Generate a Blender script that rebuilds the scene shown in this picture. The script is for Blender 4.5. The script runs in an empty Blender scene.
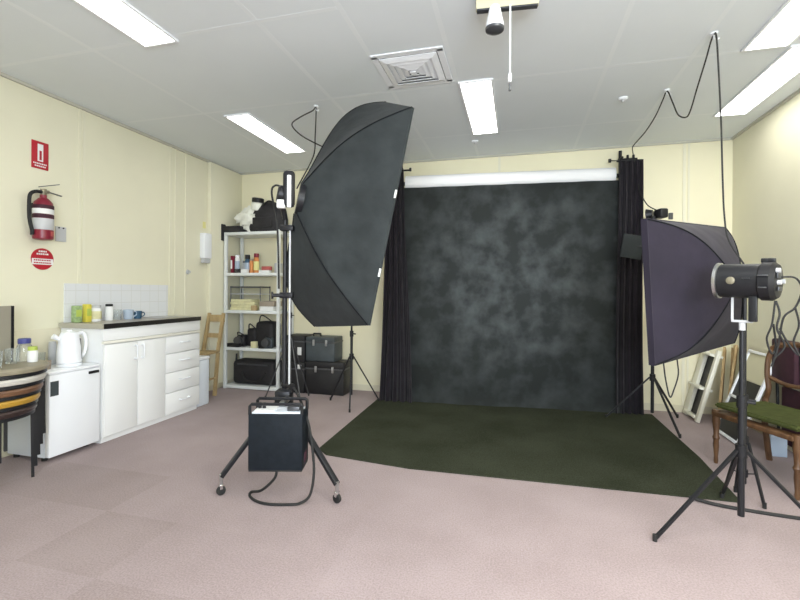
import bpy, bmesh, math, random
from mathutils import Vector, Matrix, noise
random.seed(7)
S = bpy.context.scene
COL = S.collection
V = Vector
PI = math.pi

# ------------------------------------------------------------------ materials
def mat(name, col, rough=0.6, metal=0.0, var=0.0, scale=20.0, bump=0.0, bscale=None, spec=0.5, col2=None, alpha=1.0,
        trans=0.0, emit=None, sheen=0.0, detail=4.0):
    m = bpy.data.materials.new(name); m.use_nodes = True
    nt = m.node_tree; n = nt.nodes; L = nt.links
    b = n['Principled BSDF']
    c = (*col, 1)
    b.inputs['Base Color'].default_value = c
    b.inputs['Roughness'].default_value = rough
    b.inputs['Metallic'].default_value = metal
    b.inputs['Specular IOR Level'].default_value = spec
    if trans:
        b.inputs['Transmission Weight'].default_value = trans
        b.inputs['IOR'].default_value = 1.3
    if alpha < 1: b.inputs['Alpha'].default_value = alpha
    if sheen:
        b.inputs['Sheen Weight'].default_value = sheen
        b.inputs['Sheen Roughness'].default_value = 0.6
    if emit:
        b.inputs['Emission Color'].default_value = (*emit[0], 1)
        b.inputs['Emission Strength'].default_value = emit[1]
    tc = n.new('ShaderNodeTexCoord')
    if var or col2:
        t = n.new('ShaderNodeTexNoise'); t.inputs['Scale'].default_value = scale; t.inputs['Detail'].default_value = detail
        L.new(tc.outputs['Object'], t.inputs['Vector'])
        r = n.new('ShaderNodeValToRGB')
        lo = tuple(x*(1-var) for x in col) if not col2 else col
        hi = tuple(min(1, x*(1+var)) for x in col) if not col2 else col2
        r.color_ramp.elements[0].position = 0.3; r.color_ramp.elements[0].color = (*lo, 1)
        r.color_ramp.elements[1].position = 0.7; r.color_ramp.elements[1].color = (*hi, 1)
        L.new(t.outputs['Fac'], r.inputs['Fac']); L.new(r.outputs['Color'], b.inputs['Base Color'])
    if bump:
        t2 = n.new('ShaderNodeTexNoise'); t2.inputs['Scale'].default_value = bscale or scale*4; t2.inputs['Detail'].default_value = 3
        L.new(tc.outputs['Object'], t2.inputs['Vector'])
        bp = n.new('ShaderNodeBump'); bp.inputs['Strength'].default_value = bump; bp.inputs['Distance'].default_value = 0.01
        L.new(t2.outputs['Fac'], bp.inputs['Height']); L.new(bp.outputs['Normal'], b.inputs['Normal'])
    return m

def wood_mat(name, a, bcol, scale=6.0, rough=0.45):
    m = bpy.data.materials.new(name); m.use_nodes = True
    nt = m.node_tree; n = nt.nodes; L = nt.links; b = n['Principled BSDF']
    tc = n.new('ShaderNodeTexCoord'); mp = n.new('ShaderNodeMapping'); mp.inputs['Scale'].default_value = (6, 6, 1)
    L.new(tc.outputs['Object'], mp.inputs['Vector'])
    t = n.new('ShaderNodeTexNoise'); t.inputs['Scale'].default_value = scale; t.inputs['Detail'].default_value = 6; t.inputs['Distortion'].default_value = 0.6
    L.new(mp.outputs['Vector'], t.inputs['Vector'])
    r = n.new('ShaderNodeValToRGB'); r.color_ramp.elements[0].position = .3; r.color_ramp.elements[0].color = (*a, 1)
    r.color_ramp.elements[1].position = .72; r.color_ramp.elements[1].color = (*bcol, 1)
    L.new(t.outputs['Fac'], r.inputs['Fac']); L.new(r.outputs['Color'], b.inputs['Base Color'])
    b.inputs['Roughness'].default_value = rough
    return m

def carpet_mat(name, a, bcol, bump=0.35):
    m = bpy.data.materials.new(name); m.use_nodes = True
    nt = m.node_tree; n = nt.nodes; L = nt.links; b = n['Principled BSDF']
    tc = n.new('ShaderNodeTexCoord')
    t = n.new('ShaderNodeTexNoise'); t.inputs['Scale'].default_value = 130; t.inputs['Detail'].default_value = 3
    L.new(tc.outputs['Object'], t.inputs['Vector'])
    t3 = n.new('ShaderNodeTexNoise'); t3.inputs['Scale'].default_value = 2.2; t3.inputs['Detail'].default_value = 4
    L.new(tc.outputs['Object'], t3.inputs['Vector'])
    mx = n.new('ShaderNodeMath'); mx.operation = 'MULTIPLY_ADD'; mx.inputs[1].default_value = .35
    L.new(t3.outputs['Fac'], mx.inputs[0]); 
    m2 = n.new('ShaderNodeMath'); m2.operation = 'MULTIPLY'; m2.inputs[1].default_value = .65
    L.new(t.outputs['Fac'], m2.inputs[0]); L.new(m2.outputs[0], mx.inputs[2])
    r = n.new('ShaderNodeValToRGB'); r.color_ramp.elements[0].position = .40; r.color_ramp.elements[0].color = (*a, 1)
    r.color_ramp.elements[1].position = .60; r.color_ramp.elements[1].color = (*bcol, 1)
    L.new(mx.outputs[0], r.inputs['Fac']); L.new(r.outputs['Color'], b.inputs['Base Color'])
    b.inputs['Roughness'].default_value = .95; b.inputs['Specular IOR Level'].default_value = .15 if a[0] > .05 else .05
    b.inputs['Sheen Weight'].default_value = .08 if a[0] > .05 else 0
    bp = n.new('ShaderNodeBump'); bp.inputs['Strength'].default_value = bump; bp.inputs['Distance'].default_value = .006
    L.new(t.outputs['Fac'], bp.inputs['Height']); L.new(bp.outputs['Normal'], b.inputs['Normal'])
    return m

M = {}
M['carpetA'] = carpet_mat('carpet_mauve', (.29, .228, .224), (.375, .303, .304))
M['carpetB'] = carpet_mat('carpet_mauve_mid', (.282, .221, .217), (.365, .294, .293))
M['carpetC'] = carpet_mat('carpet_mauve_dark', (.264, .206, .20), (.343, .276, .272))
M['mat'] = carpet_mat('mat_pile', (.026, .030, .018), (.050, .055, .037), .6)
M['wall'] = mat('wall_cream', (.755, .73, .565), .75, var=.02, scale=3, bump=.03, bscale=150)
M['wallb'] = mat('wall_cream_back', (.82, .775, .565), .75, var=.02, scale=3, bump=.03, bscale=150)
M['trim'] = mat('trim_cream', (.765, .74, .58), .6)
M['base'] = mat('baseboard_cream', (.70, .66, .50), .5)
M['ceil'] = mat('ceiling_paint', (.74, .785, .81), .8, var=.015, scale=2)
M['ceilstrip'] = mat('ceiling_cover_strip', (.775, .815, .835), .6)
M['cornice'] = mat('cornice_grey', (.50, .49, .42), .6)
M['tube'] = mat('light_diffuser', (.9, .9, .9), .5, emit=((1.0, .985, .93), 9.0))
M['white'] = mat('white_enamel', (.86, .885, .92), .35)
M['whitegrey'] = mat('white_grey_enamel', (.70, .75, .81), .4)
M['lam'] = mat('white_laminate', (.87, .885, .88), .35, var=.01, scale=4)
M['lamcream'] = mat('cream_edge_laminate', (.83, .82, .73), .4)
M['shelf'] = mat('shelf_grey_enamel', (.72, .75, .74), .4)
M['bench'] = mat('worktop_laminate', (.36, .33, .28), .3, var=.15, scale=60)
M['benchedge'] = mat('worktop_black_edge', (.015, .014, .014), .3)
M['benchend'] = mat('worktop_end', (.42, .40, .33), .4)
M['steel'] = mat('brushed_steel', (.55, .56, .57), .3, metal=1, var=.05, scale=40)
M['chrome'] = mat('chrome', (.75, .76, .78), .15, metal=1)
M['black'] = mat('black_paint', (.012, .012, .014), .45, var=.2, scale=30, spec=.3)
M['blackm'] = mat('black_metal', (.014, .0145, .017), .4, metal=.1, spec=.35)
M['greym'] = mat('grey_metal', (.09, .093, .10), .35, metal=.5)
M['lgrey'] = mat('light_grey_plastic', (.5, .51, .52), .45)
M['rubber'] = mat('black_rubber', (.012, .012, .012), .7)
M['fab1'] = mat('softbox_charcoal_fabric', (.021, .0255, .0265), .7, var=.3, scale=6, bump=.5, bscale=9, sheen=.05, spec=.2)
M['fab2'] = mat('softbox_purple_black_fabric', (.018, .0145, .026), .7, var=.2, scale=6, bump=.35, bscale=9, sheen=.05, spec=.2)
M['seam'] = mat('seam_piping', (.010, .011, .013), .8, spec=.1)
M['diff'] = mat('softbox_white_diffuser', (.82, .82, .80), .8)
M['silver'] = mat('silver_lining', (.6, .6, .6), .4, metal=.7)
M['curtain'] = mat('curtain_black_cloth', (.023, .018, .026), .85, var=.3, scale=10, sheen=.2, spec=.2)
M['bag'] = mat('black_nylon', (.014, .013, .015), .7, var=.3, scale=20, bump=.3, bscale=40)
M['case'] = mat('case_charcoal', (.05, .062, .068), .5, var=.2, scale=10)
M['caseblk'] = mat('case_black', (.013, .013, .014), .5, var=.2, scale=10)
M['pack'] = mat('powerpack_navy_black', (.010, .0135, .018), .6, spec=.15, var=.2, scale=25, bump=.1)
M['paper'] = mat('white_paper', (.78, .79, .78), .8)
M['rollp'] = mat('white_paper_roll', (.86, .87, .88), .7)
M['red'] = mat('sign_red', (.42, .012, .025), .45)
M['redx'] = mat('extinguisher_red', (.20, .010, .028), .35)
M['maroon'] = mat('maroon_cloth', (.045, .012, .022), .8, var=.2, scale=15)
M['wood'] = wood_mat('chair_walnut', (.060, .028, .012), (.15, .075, .033))
M['tan'] = wood_mat('tan_timber', (.34, .24, .11), (.48, .36, .19), rough=.6)
M['plank'] = wood_mat('plank_timber', (.26, .17, .07), (.50, .36, .18), rough=.7)
M['green'] = mat('seat_green_cloth', (.062, .072, .024), .9, var=.2, scale=25, spec=.1)
M['wframe'] = mat('white_painted_timber', (.78, .77, .66), .5, var=.03, scale=8)
M['creamp'] = mat('cream_board', (.60, .57, .40), .7)
M['tile'] = None
M['stoolA'] = mat('stool_beige_seat', (.27, .24, .17), .45, var=.12, scale=12)
M['stoolB'] = mat('stool_white_seat', (.55, .53, .48), .45)
M['stoolC'] = mat('stool_brown_seat', (.15, .075, .04), .4)
M['stoolD'] = mat('stool_mustard_seat', (.42, .24, .03), .4)
M['stoolE'] = mat('stool_dark_seat', (.035, .02, .018), .4)
M['glass'] = mat('clear_glass', (.9, .93, .93), .05, trans=.92)
M['blue'] = mat('blue_lid', (.06, .07, .25), .4)
M['yellow'] = mat('yellow_label', (.66, .58, .08), .5)
M['lime'] = mat('lime_label', (.42, .52, .10), .5)
M['greenp'] = mat('green_packet', (.30, .42, .20), .5, var=.3, scale=40)
M['orange'] = mat('orange_plastic', (.58, .22, .06), .4)
M['teal'] = mat('dark_blue_bottle', (.03, .09, .16), .3)
M['plasticbag'] = mat('white_plastic_bag', (.75, .76, .68), .35, var=.08, scale=14)
M['pinkbox'] = mat('red_box', (.45, .10, .09), .5)
M['pale'] = mat('pale_blue_card', (.42, .50, .60), .7)
M['brass'] = mat('dull_brass', (.22, .20, .14), .5, metal=.4)
M['sticker'] = mat('faded_yellow_paper', (.74, .70, .30), .8)
M['papery'] = mat('yellowed_paper', (.66, .63, .38), .85, var=.1, scale=30)
M['card'] = mat('grey_brown_card', (.33, .28, .22), .8)
M['darkgap'] = mat('vent_dark_duct', (.10, .11, .12), .8)
M['board'] = mat('grey_beige_board', (.30, .28, .22), .6)

def tile_mat():
    m = bpy.data.materials.new('splashback_tile'); m.use_nodes = True
    nt = m.node_tree; n = nt.nodes; L = nt.links; b = n['Principled BSDF']
    tc = n.new('ShaderNodeTexCoord'); mp = n.new('ShaderNodeMapping')
    mp.inputs['Rotation'].default_value = (PI/2, 0, PI/2)
    sep = n.new('ShaderNodeSeparateXYZ'); cmb = n.new('ShaderNodeCombineXYZ')
    L.new(tc.outputs['Object'], sep.inputs[0]); L.new(sep.outputs['Y'], cmb.inputs['X']); L.new(sep.outputs['Z'], cmb.inputs['Y'])
    br = n.new('ShaderNodeTexBrick'); br.offset = 0; br.inputs['Scale'].default_value = 1
    br.inputs['Brick Width'].default_value = .107; br.inputs['Row Height'].default_value = .107
    br.inputs['Mortar Size'].default_value = .003
    br.inputs['Color1'].default_value = (.74, .755, .77, 1); br.inputs['Color2'].default_value = (.72, .74, .76, 1)
    br.inputs['Mortar'].default_value = (.66, .67, .66, 1)
    L.new(cmb.outputs[0], br.inputs['Vector']); L.new(br.outputs['Color'], b.inputs['Base Color'])
    b.inputs['Roughness'].default_value = .2
    return m
M['tile'] = tile_mat()

def canvas_mat():
    m = bpy.data.materials.new('mottled_canvas'); m.use_nodes = True
    nt = m.node_tree; n = nt.nodes; L = nt.links; b = n['Principled BSDF']
    tc = n.new('ShaderNodeTexCoord')
    t = n.new('ShaderNodeTexNoise'); t.inputs['Scale'].default_value = 4.2; t.inputs['Detail'].default_value = 5; t.inputs['Roughness'].default_value = .55
    L.new(tc.outputs['Object'], t.inputs['Vector'])
    r = n.new('ShaderNodeValToRGB')
    r.color_ramp.elements[0].position = .42; r.color_ramp.elements[0].color = (0, 0, 0, 1)
    r.color_ramp.elements[1].position = .72; r.color_ramp.elements[1].color = (1, 1, 1, 1)
    L.new(t.outputs['Fac'], r.inputs['Fac'])
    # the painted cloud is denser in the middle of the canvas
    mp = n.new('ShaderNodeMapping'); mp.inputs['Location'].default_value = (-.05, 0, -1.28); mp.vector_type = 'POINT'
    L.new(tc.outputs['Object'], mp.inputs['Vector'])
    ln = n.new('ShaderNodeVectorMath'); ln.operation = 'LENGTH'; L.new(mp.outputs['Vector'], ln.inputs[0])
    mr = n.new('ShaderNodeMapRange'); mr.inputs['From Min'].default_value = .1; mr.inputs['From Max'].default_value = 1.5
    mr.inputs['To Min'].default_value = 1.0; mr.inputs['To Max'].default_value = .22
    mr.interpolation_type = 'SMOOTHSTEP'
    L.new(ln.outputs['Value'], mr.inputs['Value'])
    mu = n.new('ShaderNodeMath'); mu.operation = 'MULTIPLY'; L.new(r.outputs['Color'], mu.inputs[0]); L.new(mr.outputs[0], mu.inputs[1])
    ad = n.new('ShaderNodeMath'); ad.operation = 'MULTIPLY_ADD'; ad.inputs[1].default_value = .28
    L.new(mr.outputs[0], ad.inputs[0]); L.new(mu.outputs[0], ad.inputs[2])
    r2 = n.new('ShaderNodeValToRGB')
    r2.color_ramp.elements[0].position = 0; r2.color_ramp.elements[0].color = (.035, .040, .038, 1)
    r2.color_ramp.elements[1].position = 1.1 if False else 1.0; r2.color_ramp.elements[1].color = (.175, .197, .205, 1)
    L.new(ad.outputs[0], r2.inputs['Fac']); L.new(r2.outputs['Color'], b.inputs['Base Color'])
    b.inputs['Roughness'].default_value = .85; b.inputs['Specular IOR Level'].default_value = .2
    return m
M['canvas'] = canvas_mat()

# ------------------------------------------------------------------ mesh builder
def rz(a): return Matrix.Rotation(a, 3, 'Z')
def frame(axis, up=V((0, 0, 1))):
    """3x3 matrix whose Z column is the axis"""
    z = V(axis).normalized()
    if abs(z.dot(up)) > .98: up = V((0, 1, 0))
    x = up.cross(z).normalized(); y = z.cross(x)
    return Matrix((x, y, z)).transposed()
def smooth_path(pts, n=8):
    pts = [V(p) for p in pts]
    if len(pts) < 3: return pts
    P = [pts[0]*2-pts[1]] + pts + [pts[-1]*2-pts[-2]]
    out = []
    for i in range(1, len(P)-2):
        p0, p1, p2, p3 = P[i-1:i+3]
        for k in range(n):
            t = k/n
            out.append(.5*((2*p1)+(p2-p0)*t+(2*p0-5*p1+4*p2-p3)*t*t+(3*p1-p0-3*p2+p3)*t**3))
    out.append(pts[-1]); return out

BASE = {}
class MB:
    def __init__(s): s.bm = bmesh.new()
    def box(s, c, size, rot=None, bevel=0.0, seg=2):
        c = V(c); r = rot or Matrix.Identity(3)
        g = bmesh.ops.create_cube(s.bm, size=1)
        vs = g['verts']
        for v in vs: v.co = V((v.co.x*size[0], v.co.y*size[1], v.co.z*size[2]))
        if bevel:
            es = list({e for v in vs for e in v.link_edges})
            b = bmesh.ops.bevel(s.bm, geom=es, offset=min(bevel, min(size)*.45), segments=seg, profile=.5, affect='EDGES')
            vs = list({v for f in b['faces'] for v in f.verts} | {v for v in vs if v.is_valid})
        for v in vs: v.co = r @ v.co + c
        return s
    def lohi(s, lo, hi, bevel=0.0):
        lo, hi = V(lo), V(hi)
        return s.box((lo+hi)/2, hi-lo, bevel=bevel)
    def bar(s, a, b, w, t, up=V((0, 0, 1)), bevel=0.0):
        a, b = V(a), V(b); d = b-a
        return s.box((a+b)/2, (w, t, d.length), frame(d, up), bevel)
    def lathe(s, prof, c=(0, 0, 0), axis=(0, 0, 1), seg=24, cap=True):
        c = V(c); R = frame(axis); rings = []
        for r, z in prof:
            rings.append([s.bm.verts.new(c + R @ V((r*math.cos(2*PI*k/seg), r*math.sin(2*PI*k/seg), z))) for k in range(seg)])
        for a, b in zip(rings, rings[1:]):
            for k in range(seg):
                s.bm.faces.new((a[k], a[(k+1) % seg], b[(k+1) % seg], b[k]))
        if cap:
            s.bm.faces.new(list(reversed(rings[0]))); s.bm.faces.new(rings[-1])
        return s
    def cyl(s, a, b, r0, r1=None, seg=16):
        a, b = V(a), V(b)
        return s.lathe([(r0, 0), (r0 if r1 is None else r1, (b-a).length)], a, b-a, seg)
    def tube(s, pts, r, seg=8, smooth=True, n=8):
        P = smooth_path(pts, n) if smooth else [V(p) for p in pts]
        prev = None; rings = []
        R = None
        for i, p in enumerate(P):
            d = (P[min(i+1, len(P)-1)] - P[max(i-1, 0)]).normalized()
            if R is None: R = frame(d)
            else:
                z0 = R.col[2]; q = z0.rotation_difference(d); R = q.to_matrix() @ R
            rr = r(i/(len(P)-1)) if callable(r) else r
            rings.append([s.bm.verts.new(p + R @ V((rr*math.cos(2*PI*k/seg), rr*math.sin(2*PI*k/seg), 0))) for k in range(seg)])
        for a, b in zip(rings, rings[1:]):
            for k in range(seg): s.bm.faces.new((a[k], a[(k+1) % seg], b[(k+1) % seg], b[k]))
        s.bm.faces.new(list(reversed(rings[0]))); s.bm.faces.new(rings[-1])
        return s
    def grid(s, fn, nu, nv):
        g = [[s.bm.verts.new(V(fn(i/nu, j/nv))) for j in range(nv+1)] for i in range(nu+1)]
        for i in range(nu):
            for j in range(nv): s.bm.faces.new((g[i][j], g[i+1][j], g[i+1][j+1], g[i][j+1]))
        return s
    def ball(s, c, r, seg=16, wob=0.0, wscale=6, rot=None):
        r = V(r) if not isinstance(r, (int, float)) else V((r, r, r))
        g = bmesh.ops.create_uvsphere(s.bm, u_segments=seg, v_segments=max(6, seg*2//3), radius=1)
        for v in g['verts']:
            p = v.co.copy()
            k = 1 + (wob*noise.noise(p*wscale*.3 + V(c)*5) if wob else 0)
            q = V((p.x*r.x, p.y*r.y, p.z*r.z))*k
            v.co = (rot @ q if rot else q) + V(c)
        return s
    def poly(s, pts, ext):
        """closed outline extruded by vector ext"""
        a = [s.bm.verts.new(V(p)) for p in pts]; b = [s.bm.verts.new(V(p)+V(ext)) for p in pts]
        n = len(pts)
        s.bm.faces.new(list(reversed(a))); s.bm.faces.new(b)
        for i in range(n): s.bm.faces.new((a[i], a[(i+1) % n], b[(i+1) % n], b[i]))
        return s
    def solid(s, t):
        bmesh.ops.solidify(s.bm, geom=s.bm.faces[:], thickness=t); return s
    def build(s, name, m, parent=None, base=None, ang=35):
        off = BASE.get(parent, V((0, 0, 0))) if parent is not None else V(base or (0, 0, 0))
        for v in s.bm.verts: v.co -= off
        bmesh.ops.recalc_face_normals(s.bm, faces=s.bm.faces[:])
        me = bpy.data.meshes.new(name); s.bm.to_mesh(me); s.bm.free()
        me.polygons.foreach_set('use_smooth', [True]*len(me.polygons))
        me.set_sharp_from_angle(angle=math.radians(ang))
        if m: me.materials.append(M[m] if isinstance(m, str) else m)
        o = bpy.data.objects.new(name, me); COL.objects.link(o)
        if parent is not None: o.parent = parent
        else: o.location = off
        BASE[o] = off
        return o

def tag(o, label, cat, group=None):
    o['label'] = label; o['category'] = cat; o['kind'] = 'thing'
    if group: o['group'] = group
    return o
def thing(name, base, label, cat, group=None):
    o = bpy.data.objects.new(name, None); COL.objects.link(o); o.location = base; o.empty_display_size = .1
    BASE[o] = V(base); return tag(o, label, cat, group)
def struct(name, mb, m):
    o = mb.build(name, m); o['kind'] = 'structure'; return o
def copy_thing(o, loc, label):
    c = o.copy(); COL.objects.link(c); c.location = loc; c['label'] = label; BASE[c] = V(loc)
    for ch in o.children:
        d = ch.copy(); COL.objects.link(d); d.parent = c
        for g in ch.children:
            e = g.copy(); COL.objects.link(e); e.parent = d
    return c

# ------------------------------------------------------------------ room
XL, XR, YB, YF, H = -3.504, 2.016, 4.955, -1.7, 2.70
fl = MB()
nt_ = .45
x0g, y0g = -2.12-.45*4, 1.42-.45*11
cells = []
fbm = fl.bm
xs = [XL-.1]+[x0g+nt_*k for k in range(1, 14) if XL-.1 < x0g+nt_*k < XR+.1]+[XR+.1]
ys = [YF-.1]+[y0g+nt_*k for k in range(1, 24) if YF-.1 < y0g+nt_*k < YB+.1]+[YB+.1]
gv = [[fbm.verts.new((x, y, 0)) for y in ys] for x in xs]
gb = [[fbm.verts.new((x, y, -.1)) for y in (ys[0], ys[-1])] for x in (xs[0], xs[-1])]
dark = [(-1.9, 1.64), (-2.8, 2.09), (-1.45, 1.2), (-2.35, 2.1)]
mid = [(.6, 2.5), (.15, 2.1), (-.3, 1.6), (1.0, 1.8), (-1.0, 1.9), (-2.35, 1.2)]
for i in range(len(xs)-1):
    for j in range(len(ys)-1):
        f = fbm.faces.new((gv[i][j], gv[i+1][j], gv[i+1][j+1], gv[i][j+1]))
        cx, cy = (xs[i]+xs[i+1])/2, (ys[j]+ys[j+1])/2
        k = 0 if random.random() < .7 else 1
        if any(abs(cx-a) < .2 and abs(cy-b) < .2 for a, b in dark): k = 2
        elif any(abs(cx-a) < .2 and abs(cy-b) < .2 for a, b in mid): k = 1
        f.material_index = k
fbm.faces.new((gb[0][0], gb[0][1], gb[1][1], gb[1][0]))
o = struct('floor', fl, 'carpetA'); o.data.materials.append(M['carpetB']); o.data.materials.append(M['carpetC'])

struct('wall_left', MB().lohi((XL-.12, YF-.12, 0), (XL, YB+.12, H)), 'wall')
struct('wall_right', MB().lohi((XR, YF-.12, 0), (XR+.12, YB+.12, H)), 'wall')
struct('wall_back', MB().lohi((XL, YB, 0), (XR, YB+.12, H)), 'wallb')
# wall behind the camera, with a window opening
fw = MB()
wx0, wx1, wz0, wz1 = -.4, 1.8, .9, 2.2
fw.lohi((XL, YF-.12, 0), (wx0, YF, H)); fw.lohi((wx1, YF-.12, 0), (XR, YF, H))
fw.lohi((wx0, YF-.12, 0), (wx1, YF, wz0)); fw.lohi((wx0, YF-.12, wz1), (wx1, YF, H))
struct('wall_front', fw, 'wall')
wf = MB()
for x in (wx0+.03, (wx0+wx1)/2, wx1-.03): wf.lohi((x-.03, YF-.09, wz0), (x+.03, YF-.03, wz1))
for z in (wz0+.03, wz1-.03): wf.lohi((wx0, YF-.09, z-.03), (wx1, YF-.03, z+.03))
struct('window_1', wf, 'white')
struct('ceiling', MB().lohi((XL-.12, YF-.12, H), (XR+.12, YB+.12, H+.1)), 'ceil')

k = 0
def trim(mb, m):
    global k
    k += 1
    return struct('trim_%d' % k, mb, m)
# cover strips over the ceiling sheet joints
for x in (-2.6, -1.425, -.924, -.43, .567, 1.07):
    trim(MB().lohi((x-.014, YF, H-.0005), (x+.014, YB, H+.01)), 'ceilstrip')
for y, xa, xb in ((2.17, XL, -.942), (3.19, XL, XR), (4.24, -2.15, XR), (1.14, XL, XR)):
    trim(MB().lohi((xa, y-.014, H-.0006), (xb, y+.014, H+.01)), 'ceilstrip')
# cornice lines
trim(MB().lohi((XL, YF, H-.022), (XL+.022, YB, H)), 'cornice')
trim(MB().lohi((XR-.02, YF, H-.02), (XR, YB, H)), 'cornice')
trim(MB().lohi((XL+.022, YB-.02, H-.02), (XR-.02, YB, H)), 'cornice')
# joint strips on the walls
for y, w in ((2.815, .012), (2.85, .012), (3.80, .014), (3.87, .01), (4.02, .012)):
    trim(MB().lohi((XL, y-w, .07), (XL+.007, y+w, H-.022)), 'trim')
trim(MB().lohi((XL, 4.36, .07), (XL+.05, YB, H-.022), .004), 'wall')
for x, w in ((1.60, .012), (1.64, .008), (-.2, .012), (-2.35, .012)):
    trim(MB().lohi((x-w, YB-.006, .07), (x+w, YB, H-.02)), 'trim')
for y in (3.2, 1.6): trim(MB().lohi((XR-.006, y-.012, .07), (XR, y+.012, H-.02)), 'trim')
struct('baseboard_left', MB().lohi((XL, YF, 0), (XL+.012, YB, .07)), 'base')
struct('baseboard_back', MB().lohi((XL+.012, YB-.012, 0), (XR-.012, YB, .07)), 'base')
struct('baseboard_right', MB().lohi((XR-.012, YF, 0), (XR, YB, .07)), 'base')
trim(MB().lohi((XL, 2.22, .30), (XL+.008, 2.69, .885), .002), 'base')  # flat panel added for a paler patch of wall left of the tiles
struct('wall_splashback', MB().lohi((XL, 2.69, .90), (XL+.010, 3.76, 1.235)), 'tile')

# ------------------------------------------------------------------ ceiling lights
def troffer(x, y0, y1, label):
    t = thing('ceiling_light', (x, (y0+y1)/2, H), label, 'ceiling light', 'recessed fluorescent ceiling lights')
    w = .109
    f = MB()
    for a, b in (((x-w-.015, y0-.015), (x-w, y1+.015)), ((x+w, y0-.015), (x+w+.015, y1+.015)),
                 ((x-w, y0-.015), (x+w, y0)), ((x-w, y1), (x+w, y1+.015))):
        f.lohi((*a, H-.012), (*b, H+.005))
    f.build('light_frame', 'white', t)
    MB().lohi((x-w, y0, H-.008), (x+w, y1, H-.003)).build('diffuser', 'tube', t)
troffer(-2.113, 1.20, 2.20, 'long white fluorescent ceiling panel nearest the camera above the fire extinguisher side')
troffer(-2.337, 3.28, 4.30, 'fluorescent ceiling panel between the grey softbox and the left wall')
troffer(-.30, 3.17, 4.22, 'short-looking fluorescent ceiling panel beside the square air vent')
troffer(1.455, 2.13, 3.16, 'nearer of the two end-to-end fluorescent ceiling panels along the right wall')
troffer(1.72, 3.20, 4.28, 'farther of the two end-to-end panels along the right wall, crossed by the hanging cable')

# ------------------------------------------------------------------ air vent
vx, vy = -.69, 2.90
t = thing('ceiling_vent', (vx, vy, H), 'square white four-way air vent in the ceiling', 'air vent')
f = MB(); a = .215
for s in (-1, 1):
    f.lohi((vx-a-.02, vy+s*a-.02, H-.007), (vx+a+.02, vy+s*a+.02, H+.004))
    f.lohi((vx+s*a-.02, vy-a, H-.007), (vx+s*a+.02, vy+a, H+.004))
f.build('vent_frame', 'white', t)
MB().lohi((vx-a, vy-a, H-.003), (vx+a, vy+a, H-.001)).build('duct', 'darkgap', t)
for q in range(5):
    r0 = .19-q*.038; lv = MB()
    zi, zo = H-.022, H-.010
    for s in range(4):
        R = rz(s*PI/2); c = V((vx, vy, 0))
        ri = r0-.042
        pts = [V((-r0, r0, zo)), V((r0, r0, zo)), V((ri, ri, zi)), V((-ri, ri, zi))]
        pts = [R @ p + c for p in pts]
        lv.poly(pts, (0, 0, .003))
    lv.build('louvre', 'white', t)
MB().lohi((vx-.02, vy-.02, H-.03), (vx+.02, vy+.02, H-.024)).build('centre_plate', 'white', t)

# ------------------------------------------------------------------ ceiling bracket with spotlight and pull cord
t = thing('ceiling_fitting', (-.06, 2.28, H), 'cream ceiling bracket with a small white lamp and a pull cord', 'ceiling fitting')
MB().box((-.06, 2.285, H-.035), (.31, .035, .07), rz(.10), .004).build('bracket', 'creamp', t)
MB().box((-.06, 2.285, H-.074), (.30, .03, .008), rz(.10)).build('bracket_underside', 'greym', t)
lb = MB().lathe([(.024, 0), (.03, -.02), (.036, -.05), (.044, -.085), (.046, -.11), (.04, -.112)], (-.118, 2.246, H-.078), seg=24)
lp = lb.build('lamp', 'white', t)
MB().lathe([(.047, -.108), (.045, -.120), (.030, -.128), (.0, -.129)], (-.118, 2.246, H-.078), seg=24).build('lamp_rim', 'greym', lp)
MB().cyl((-.043, 2.266, H-.07), (-.043, 2.266, 2.285), .0045).build('pull_cord', 'white', t)
MB().cyl((-.043, 2.266, 2.285), (-.043, 2.266, 2.245), .009).build('cord_toggle', 'white', t)
MB().cyl((-.043, 2.266, 2.235), (-.043, 2.266, 2.20), .006).build('cord_end', 'greym', t)
for x, y, l in ((.783, 3.73, 'small round white fitting on the ceiling near the cable hooks'),
                (-.42, 4.44, 'tiny round white fitting on the ceiling behind the middle light panel')):
    t = thing('ceiling_rose', (x, y, H), l, 'ceiling fitting')
    MB().lathe([(.034, 0), (.034, -.008), (.026, -.016), (.0, -.017)], (x, y, H)).build('plate', 'white', t)
    MB().lathe([(.012, -.015), (.010, -.03), (.0, -.031)], (x, y, H), seg=12).build('nozzle', 'lgrey', t)

# ------------------------------------------------------------------ left wall fittings
WX = XL
# rectangular sign
t = thing('fire_sign', (WX, 2.502, 2.2), 'red rectangular wall sign with a white extinguisher symbol', 'sign')
MB().lohi((WX, 2.441, 2.098), (WX+.006, 2.563, 2.305), .002).build('panel', 'red', t)
sy = MB().lohi((WX+.006, 2.482, 2.155), (WX+.008, 2.522, 2.285))
sy.build('symbol', 'paper', t)
MB().lohi((WX+.008, 2.494, 2.165), (WX+.0095, 2.510, 2.235)).build('pictogram', 'red', t)
tx = MB()
for z, a, b in ((2.137, 2.452, 2.552), (2.118, 2.462, 2.542)):
    y = a
    while y < b-.008:
        w = random.uniform(.006, .012); tx.lohi((WX+.006, y, z-.005), (WX+.0075, min(b, y+w), z+.005)); y += w+.004
tx.build('lettering', 'paper', t)
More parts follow.
